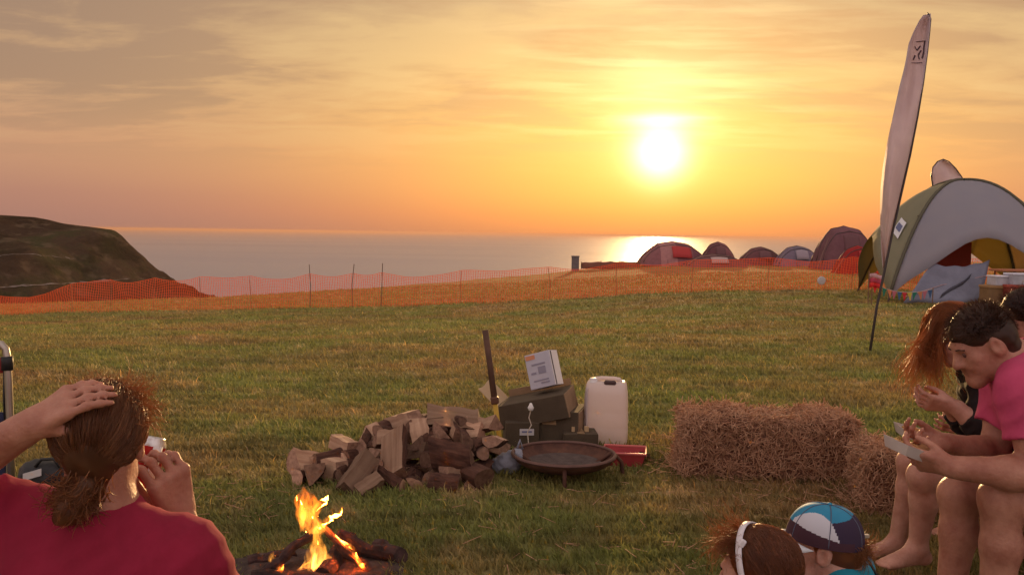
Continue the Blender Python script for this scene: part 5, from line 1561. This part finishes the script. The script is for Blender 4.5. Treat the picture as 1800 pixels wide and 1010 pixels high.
def person_black():
    d = 3.78
    H = Head(P(1672, 583, d), (-.80, -.12, -.58), (-.58, 0, .82), .98)
    neck = P(1718, 640, d); shL = P(1738, 664, 3.62); shR = P(1724, 660, 3.93); pel = P(1800, 812, d)
    elL, wrL = P(1722, 748, 3.58), P(1672, 712, 3.60); elR, wrR = P(1695, 742, 3.92), P(1660, 708, 3.82)
    t = thing('person', 'woman in a black top with long wind-blown auburn hair, eating', 'person', (pel.x, pel.y, float(gz(pel.x, pel.y))))
    sd = SDF(.007); H.skull(sd); sd.cone(H.p(0, -.03, -.05), neck, .050, .052, .03)
    torso(sd, pel, neck, shL, shR, .92)
    limbs_arm(sd, shL, elL, wrL, .9); limbs_arm(sd, shR, elR, wrR, .9)
    hand(sd, wrL, Vector((-.9, .05, .1)), Vector((0, .6, .5)), .95, (.4, .6, .5), .05, .5, -1)
    hand(sd, wrR, Vector((-.9, -.1, .1)), Vector((0, -.6, .5)), .95, (.4, .6, .5), .05, .5, 1)
    g = float(gz(P(1600, 1000, 3.8).x, 3.8))
    knL, knR = P(1622, 836, 3.62), P(1602, 812, 3.95)
    anL, anR = P(1613, 962, 3.68), P(1576, 955, 4.02)
    for a in (anL, anR): a.z = max(a.z, g + .075)
    hipL, hipR = pel + Vector((0, -.10, 0)), pel + Vector((0, .10, 0))
    limbs_leg(sd, hipL, knL, anL, .98); limbs_leg(sd, hipR, knR, anR, .98); foot(sd, anL, anL + Vector((-.2, -.05, -.05)), .95); foot(sd, anR, anR + Vector((-.2, 0, -.05)), .95)
    sd.build('body', SKINP, t); H.eyes(t)
    sh = SDF(.008); torso(sh, pel, neck + Vector((0, 0, -.015)), shL, shR, .92, .015)
    for s_, e_ in ((shL, elL), (shR, elR)):
        up = unit(e_ - s_); sh.cone(s_, e_, .064, .056, .03); w = wrL if e_ is elL else wrR; e = e_.lerp(w, .45); up = unit(w - e_); sh.cone(e_, e + up * .02, .054, .050, .03, clip=[(e, up)])
    sh.cone(neck + Vector((-.02, 0, .10)), neck, .062, .06, .01, 'sub')
    sh.build('top', mat('black_cotton', (.014, .010, .011), .9, (.022, .016, .016), 12, bump=.003, bscale=24), t, folds(.006, 50, 2.2))
    so_ = SDF(.012); so_.cone(hipL, hipR, .118, .118, .05); so_.cone(hipL, hipL.lerp(knL, .5), .105, .09, .04); so_.cone(hipR, hipR.lerp(knR, .5), .105, .09, .04)
    so_.build('shorts', mat('denim', (.10, .11, .17), .9, (.08, .085, .13), 20), t)
    hm = hair_mat('auburn_long_hair', (.11, .050, .025), (.23, .105, .046), .55, (.90, .44, .13))
    cap = SDF(.006); R_ = H.rot(); k = H.k
    cap.ell(H.p(0, -.018, .036), [.084 * k, .102 * k, .090 * k], R_, .02).cone(H.p(0, -.06, .0), H.p(0, -.05, -.09), .065, .045, .04)
    cap.ell(H.p(0, .095, -.03), [.07 * k, .06 * k, .085 * k], R_, .02, 'sub')
    ho = cap.build('hair', hm, t, wrinkle(.002, 60, .8))
    A = scalp_strands(H, 1200, lambda: (RNG.normal() * .2, RNG.uniform(-.2, .8), 1.), lambda: (RNG.choice([-1, 1]) * RNG.uniform(.7, 1), RNG.uniform(-.5, .5), RNG.uniform(-.6, 0)), (.004, .012)); strand_obj('hair_strands', A, .0014, hm, ho)
    # long locks falling forward and blown towards the left
    L_ = []
    for lock in range(40):
        d0 = np.array([RNG.uniform(-1, 1), RNG.uniform(-.1, .75), RNG.uniform(-.1, .9)]); d0 /= np.linalg.norm(d0)
        root = np.array(H.c) + np.array(R_) @ (np.array([0, -.012, .03]) + d0 * np.array([.084, .104, .092])) * 1.0
        u = RNG.random(); end = np.array(P(1580 + 78 * u + RNG.normal() * 9, 634 + 48 * RNG.random() + 22 * u, d - .10 + RNG.normal() * .11))
        mid = root * .5 + end * .5 + np.array([-.022, 0, .022]) + RNG.normal(size=3) * .014
        wv = RNG.normal(size=3) * .016
        for s_ in range(26):
            j = RNG.normal(size=3) * .007; jj = RNG.normal(size=3) * .022; f_ = RNG.uniform(.5, 1.12); ph = RNG.uniform(0, 6.28); pts = []
            for tt in np.linspace(0, 1, 11):
                q = (1 - tt) ** 2 * root + 2 * tt * (1 - tt) * mid + tt * tt * (root + (end - root) * f_)
                pts.append(q + j * (1 - tt) + jj * tt * tt + wv * math.sin(tt * 9 + lock) * tt)
            L_.append(pts)
    strand_obj('long_locks', np.array(L_), .0011, hm, ho)
    return wrL


def person_back():
    d = 4.3
    H = Head(P(1800, 556, d), (-.9, .25, -.3), (-.3, 0, .95), 1.05)
    neck = P(1822, 632, d); shL = P(1840, 660, d - .19); shR = P(1838, 655, d + .19); pel = P(1885, 800, d)
    t = thing('person', 'dark-haired person in a grey top at the right edge behind the man in pink', 'person', (pel.x, pel.y, float(gz(pel.x, pel.y))))
    sd = SDF(.009); H.skull(sd); sd.cone(H.p(0, -.03, -.05), neck, .055, .058, .03); torso(sd, pel, neck, shL, shR, 1.)
    for q, s_ in ((-1, shL), (1, shR)):
        el = s_ + Vector((-.08, .02 * q, -.26)); wr = el + Vector((-.24, -.03 * q, .03)); limbs_arm(sd, s_, el, wr); hand(sd, wr, Vector((-1, 0, 0)), Vector((0, -q * .7, .3)), 1., (.4, .5, .4), .05, .5, -q)
        hip = pel + Vector((0, .1 * q, 0)); kn = pel + Vector((-.42, .12 * q, .04)); an = Vector((kn.x, kn.y, float(gz(kn.x, kn.y)) + .08)); limbs_leg(sd, hip, kn, an); foot(sd, an, an + Vector((-.2, 0, -.05)))
    sd.build('body', SKIN, t); H.eyes(t)
    sh = SDF(.010); torso(sh, pel, neck + Vector((0, 0, -.015)), shL, shR, 1., .018)
    for q, s_ in ((-1, shL), (1, shR)):
        el = s_ + Vector((-.08, .02 * q, -.26)); up = unit(el - s_); e = s_.lerp(el, .6); sh.cone(s_, e + up * .02, .07, .072, .03, clip=[(e, up)])
    sh.cone(neck + Vector((0, 0, .1)), neck, .066, .064, .01, 'sub')
    sh.build('top', mat('grey_cotton', (.12, .11, .12), .9), t, wrinkle(.004, 20, .4))
    so_ = SDF(.014); so_.cone(pel + Vector((0, -.1, 0)), pel + Vector((0, .1, 0)), .125, .125, .05)
    for q in (-1, 1): so_.cone(pel + Vector((0, .1 * q, 0)), pel + Vector((-.36, .12 * q, .03)), .115, .085, .04)
    so_.build('trousers', mat('dark_shorts', (.03, .03, .04), .9), t)
    hm = hair_mat('near_black_hair', (.026, .013, .010), (.05, .024, .015), .3, (.40, .14, .03))
    cap = SDF(.008); R_ = H.rot(); cap.ell(H.p(0, -.014, .038), [.088, .106, .094], R_, .02).cone(H.p(0, -.06, 0), H.p(0, -.05, -.08), .06, .04, .04); cap.ell(H.p(0, .10, -.04), [.09, .075, .085], R_, .02, 'sub')
    ho = cap.build('hair', hm, t, wrinkle(.003, 60, .8))
    B = flyaway(H, lambda: (RNG.normal(), RNG.uniform(-1, .7), RNG.uniform(-.1, 1)), lambda: (-.25, 0, -.1), 1300, (.02, .055), .25, .05, 6); strand_obj('flyaway_hair', B, .0008, hm, ho)


def child_cap():
    d = 2.40
    H = Head(P(1440, 958, d), (-.95, .22, .10), (.06, 0, 1), .94)
    neck = P(1476, 1008, d); F_ = Vector((-.93, .33, 0)).normalized(); lat = Vector((F_.y, -F_.x, 0))      # own right
    ctr = neck + Vector((.01, 0, -.022)); shR = ctr + lat * .145 + Vector((.02, 0, -.015)); shL = ctr - lat * .145 + Vector((.02, 0, -.015)); g = float(gz(neck.x, d)); pel = Vector((neck.x + .04, d - .02, g + .10))
    t = thing('child', 'child in a blue, white and navy cap and turquoise top sitting on the grass', 'person', (pel.x, pel.y, g))
    sd = SDF(.006); H.skull(sd); sd.cone(H.p(0, -.03, -.05), neck, .044, .046, .03); torso(sd, pel, neck, shL, shR, .74)
    for q, s_ in ((-1, shL), (1, shR)):
        el = s_ + F_ * .08 + lat * q * .05 + Vector((0, 0, -.19)); wr = el + F_ * .18 + Vector((0, 0, .0)); limbs_arm(sd, s_, el, wr, .72); hand(sd, wr, F_, Vector((0, 0, -1)), .75, (.3, .4, .3), .06, .6, q)
        hip = pel + lat * .07 * q; kn = pel + F_ * .28 + lat * .20 * q + Vector((0, 0, .06)); an = pel + F_ * .30 - lat * .05 * q + Vector((0, 0, -.03)); limbs_leg(sd, hip, kn, an, .72); foot(sd, an, an - lat * .2 * q, .7)
    sd.build('body', SKINP, t); H.eyes(t)
    sh = SDF(.0075); torso(sh, pel, neck + Vector((0, 0, -.008)), shL, shR, .74, .014)
    for q, s_ in ((-1, shL), (1, shR)):
        el = s_ + F_ * .08 + lat * q * .05 + Vector((0, 0, -.19)); up = unit(el - s_); e = s_.lerp(el, .55); sh.cone(s_, e + up * .02, .052, .058, .03, clip=[(e, up)])
    sh.cone(neck + Vector((0, 0, .08)), neck, .052, .050, .01, 'sub')
    sh.build('top', mat('turquoise_cotton', (.02, .30, .42), .85, (.018, .25, .36), 14, trans=.08), t, wrinkle(.003, 24, .5))
    so_ = SDF(.012); so_.cone(pel - lat * .07, pel + lat * .07, .09, .09, .04)
    for q in (-1, 1): so_.cone(pel + lat * .07 * q, pel + F_ * .22 + lat * .16 * q + Vector((0, 0, .05)), .08, .065, .04)
    so_.build('shorts', mat('navy_shorts', (.02, .025, .05), .9), t)
    hm = hair_mat('light_brown_hair', (.16, .075, .035), (.24, .12, .05), .4, (.85, .38, .09))
    cap = SDF(.006); R_ = H.rot(); k = H.k; cap.ell(H.p(0, -.016, .028), [.080 * k, .099 * k, .084 * k], R_, .02).cone(H.p(0, -.07, -.02), H.p(0, -.06, -.09), .05, .03, .03); cap.ell(H.p(0, .09, -.035), [.10, .085, .09], R_, .02, 'sub')
    ho = cap.build('hair', hm, t, wrinkle(.002, 60, .1))
    B = flyaway(H, lambda: (RNG.normal() * .4, -1., RNG.uniform(-.6, .1)), lambda: (.5, -.1, -.3), 420, (.03, .075), .33, .04); strand_obj('flyaway_hair', B, .0006, hm, ho)
    # cap: six-panel crown with band, peak and cord
    ct = thing('sports_cap', 'blue, white and navy panelled cap on the head of the child in turquoise', 'cap', tuple(H.p(0, 0, .03)))
    mb = {n_: MB() for n_ in ('crown_panel_blue', 'side_panel', 'side_panel_', 'back_panel_navy', 'lower_band')}
    cm = {'crown_panel_blue': mat('cap_blue', (.03, .24, .40), .7, (.025, .20, .34), 12), 'side_panel': mat('cap_white_cloth', (.52, .54, .60), .75), 'back_panel_navy': mat('cap_navy', (.035, .022, .05), .8), 'lower_band': mat('cap_maroon', (.055, .022, .035), .8)}
    nu, nv = 144, 60
    def cp(a, v):       # a = azimuth from forward, v=0 rim .. 1 top
        e = v * math.pi / 2; r_ = math.cos(e) ** .75; z = math.sin(e) ** .95
        return H.p(math.sin(a) * .089 * r_, -.012 + math.cos(a) * .108 * r_, .018 + z * .104)
    for i in range(nu):
        for j in range(nv):
            a0, a1, v0, v1 = 2 * math.pi * i / nu - math.pi, 2 * math.pi * (i + 1) / nu - math.pi, j / nv, (j + 1) / nv
            am, vm = abs((a0 + a1) / 2), (v0 + v1) / 2
            if vm < .13 + .15 * max(0., min(1., (1.9 - am) / 1.3)) and am < 2.3: n_ = 'lower_band'
            elif am > 1.95 - .75 * vm and vm < .40 + .16 * min(1.6, (am - 1.2) / 1.0): n_ = 'back_panel_navy'
            elif .30 < am < 1.95 - .75 * vm and vm < .62 - .5 * (am - 1.05) ** 2: n_ = 'side_panel' if a0 > 0 else 'side_panel_'
            else: n_ = 'crown_panel_blue'
            mb[n_].add([cp(a0, v0), cp(a1, v0), cp(a1, v1), cp(a0, v1)], [(0, 1, 2, 3)])
    for n_, m_ in mb.items():
        o = m_.build(n_.rstrip('_'), cm[n_.rstrip('_')], ct, True, True)
    MB().sheet([[H.p(math.sin(a) * (.086 + .004 * v), -.01 + math.cos(a) * .106 + .070 * v * math.cos(a) ** .6, .022 - .012 * v - .018 * (math.sin(a) ** 2)) for v in np.linspace(0, 1, 6)] for a in np.linspace(-1.25, 1.25, 17)], .004).build('peak', mat('cap_peak', (.62, .66, .70), .6), ct, True, True)
    for q in range(6):
        a_ = math.pi / 6 + q * math.pi / 3
        MB().tube([cp(a_, v) + H.U * .0008 for v in np.linspace(.02, .985, 16)], .0013, 5).build('seam', mat('cap_thread', (.10, .11, .16), .8), ct, True, True)
    e = SDF(.003); e.ell(H.p(0, -.012, .124), (.007, .007, .004)); e.build('button', cm['crown_panel_blue'], ct)
    MB().box(H.p(.0, -.121, .052), (.012, .012, .008)).build('buckle', mat('can_silver', (.65, .63, .62)), ct, False, True)
    c0 = H.p(.04, -.105, .0)
    cd = MB().tube([c0, c0 + Vector((.03, -.02, -.03)), c0 + Vector((.065, -.02, -.09)), c0 + Vector((.085, -.01, -.16))], .0035, 6).build('strap_cord', mat('black_plastic', (.02, .02, .02)), ct, True, True)


def child_band():
    d = 2.26
    H = Head(P(1332, 1008, d), (-.80, .58, -.14), (0, 0, 1), .95)
    neck = P(1345, 1092, d); F_ = Vector((-.75, .65, 0)).normalized(); lat = Vector((F_.y, -F_.x, 0))
    g = float(gz(neck.x, d)); shR = neck + lat * .14 + Vector((0, 0, -.06)); shL = neck - lat * .14 + Vector((0, 0, -.06)); pel = Vector((neck.x, d - .03, g + .10))
    t = thing('child', 'brown-haired child with a white headband sitting left of the child in the cap', 'person', (pel.x, pel.y, g))
    sd = SDF(.006); H.skull(sd); sd.cone(H.p(0, -.03, -.05), neck, .044, .046, .03); torso(sd, pel, neck, shL, shR, .72)
    for q, s_ in ((-1, shL), (1, shR)):
        el = s_ + F_ * .08 + lat * q * .04 + Vector((0, 0, -.18)); wr = el + F_ * .17; limbs_arm(sd, s_, el, wr, .70); hand(sd, wr, F_, Vector((0, 0, -1)), .75, (.3, .4, .3), .06, .6, q)
        hip = pel + lat * .07 * q; kn = pel + F_ * .28 + lat * .20 * q + Vector((0, 0, .06)); an = pel + F_ * .30 - lat * .05 * q + Vector((0, 0, -.03)); limbs_leg(sd, hip, kn, an, .70); foot(sd, an, an - lat * .2 * q, .7)
    sd.build('body', SKINP, t); H.eyes(t)
    sh = SDF(.009); torso(sh, pel, neck + Vector((0, 0, -.008)), shL, shR, .72, .014); sh.cone(neck + Vector((0, 0, .08)), neck, .052, .050, .01, 'sub')
    sh.build('top', mat('plum_cotton', (.12, .04, .07), .9), t, wrinkle(.003, 24, .5))
    hm = hair_mat('chestnut_hair', (.090, .038, .025), (.17, .075, .042), .45, (.90, .48, .18))
    cap = SDF(.006); R_ = H.rot(); k = H.k; cap.ell(H.p(0, -.018, .034), [.085 * k, .104 * k, .090 * k], R_, .02).cone(H.p(0, -.042, 0), H.p(0, -.05, -.15), .055, .05, .03); cap.ell(H.p(0, .090, -.030), [.095, .088, .095], R_, .02, 'sub')
    ho = cap.build('hair', hm, t, wrinkle(.0022, 70, .9))
    A = scalp_strands(H, 3000, lambda: (RNG.normal() * .25, RNG.uniform(-.1, .55), 1.), lambda: (RNG.uniform(-1, 1), -.95, -1.2), (.009, .014)); strand_obj('hair_strands', A, .0012, hm, ho)
    B = flyaway(H, lambda: (RNG.normal() * .6, RNG.uniform(.1, .75), RNG.uniform(.35, 1.)), lambda: (-.7, .1, -.25), 460, (.04, .11), .22, .07); strand_obj('flyaway_hair', B, .0007, hm, ho)
    hb = thing('headband', 'thin white headband in the brown hair of the front child', 'headband', tuple(H.p(0, 0, .1)))
    MB().sheet([[H.p(math.sin(a) * .0955, .005 + w * .016 + .012 * math.cos(a), .030 + math.cos(a) * .1045) for w in (-.5, 0, .5)] for a in np.linspace(-1.9, 1.9, 33)], .004).build('band', mat('band_white', (.68, .66, .70), .6), hb, True, True)
    MB().box(H.p(-.072, .004, .10), (.018, .012, .022), Matrix.Rotation(R(30), 3, 'Y'), bev=.004).build('bow', mat('band_white', (.68, .66, .70)), hb, False, True)


def food():
    pm = mat('paper_tray', (.60, .55, .52), .7, (.52, .46, .43), 9, trans=.2)
    def tray(c, yaw, tilt, w, l_, label):
        t = thing('food_tray', label, 'tray', tuple(c)); t.rotation_euler = (tilt[0], tilt[1], yaw)
        h = .035
        lo = [(-w * .42, -l_ * .42, 0), (w * .42, -l_ * .42, 0), (w * .42, l_ * .42, 0), (-w * .42, l_ * .42, 0)]; hi = [(-w / 2, -l_ / 2, h), (w / 2, -l_ / 2, h), (w / 2, l_ / 2, h), (-w / 2, l_ / 2, h)]
        lo2 = [(x * .97, y * .97, z + .003) for x, y, z in lo]; hi2 = [(x * .975, y * .975, z) for x, y, z in hi]
        V = lo + hi + lo2 + hi2; F = [(3, 2, 1, 0)] + [(i, (i + 1) % 4, 4 + (i + 1) % 4, 4 + i) for i in range(4)] + [(8, 9, 10, 11)] + [(8 + (i + 1) % 4, 8 + i, 12 + i, 12 + (i + 1) % 4) for i in range(4)] + [(4 + i, 4 + (i + 1) % 4, 12 + (i + 1) % 4, 12 + i) for i in range(4)]
        obj('tray', V, F, pm, t)
        rr = random.Random(int(w * 1000) + len(label)); cm = [mat('chip_a', (.62, .38, .14), .6), mat('chip_b', (.50, .27, .10), .6), mat('burger_bun', (.40, .20, .09), .55)]
        for i in range(14):
            x, y = rr.uniform(-.3, .3) * w, rr.uniform(-.3, .3) * l_
            MB().box((x, y, .016 + .002 * i * .8), (.055, .011, .011), Matrix.Rotation(rr.uniform(0, 3.1), 3, 'Z') @ Matrix.Rotation(rr.uniform(-.3, .3), 3, 'Y'), bev=.002).build('chip', cm[i % 2], t)
        MB().lathe([(.001, .05), (.022, .046), (.034, .032), (.036, .022), (.03, .014), (.001, .012)], 16, (w * .2, -l_ * .1, .008)).build('bread_roll', cm[2], t, True)
    tray(P(1604, 803, 2.95), R(14), (R(4), R(20)), .17, .13, 'open paper food tray held in the hands of the man in pink')
    tray(P(1618, 772, 3.55), R(-8), (R(0), R(12)), .19, .14, 'open paper food tray on the lap of the woman in black')


person_red(); person_pink(); person_black(); person_back(); child_cap(); child_band(); food()


def litter():
    L_ = []
    for cx, cy, rx, ry, n in ((2.0, 5.0, 1.0, .35, 180), (.2, 5.1, 1.4, .5, 90), (-1.6, 5.0, .6, .7, 100), (.6, 4.2, .9, .4, 70), (1.2, 6.0, .4, .6, 110)):
        for _ in range(n):
            x, y = cx + RNG.normal() * rx * .6, cy + RNG.normal() * ry * .6; z = float(gz(x, y)) + RNG.uniform(.012, .035)
            a = RNG.uniform(0, 6.28); l_ = RNG.uniform(.03, .10); d = np.array([math.cos(a), math.sin(a), RNG.normal() * .2]) * l_; p = np.array([x, y, z]); L_.append([p, p + d * .5, p + d])
    V, F = strands(np.array(L_), .0022, .0016)
    tag(obj('straw_litter', V, F, STRAW), 'loose straw trodden into the grass around the bales and fire', 'straw', kind='stuff')


litter()


def haze():
    o = obj('haze', *[MB().box((0, 30000, -36.5), (160000, 140000, 92)).__dict__[k] for k in ('V', 'F')], bpy.data.materials.new('sea_haze'))
    m = o.data.materials[0]; m.use_nodes = True; nt = m.node_tree; nt.nodes.clear()
    v = nt.nodes.new('ShaderNodeVolumePrincipled'); v.inputs['Density'].default_value = 5e-5; v.inputs['Color'].default_value = (.55, .36, .29, 1); v.inputs['Anisotropy'].default_value = .35
    out = nt.nodes.new('ShaderNodeOutputMaterial'); nt.links.new(v.outputs[0], out.inputs['Volume'])
    tag(o, 'thin evening haze lying over the sea', 'haze', kind='stuff')


haze()
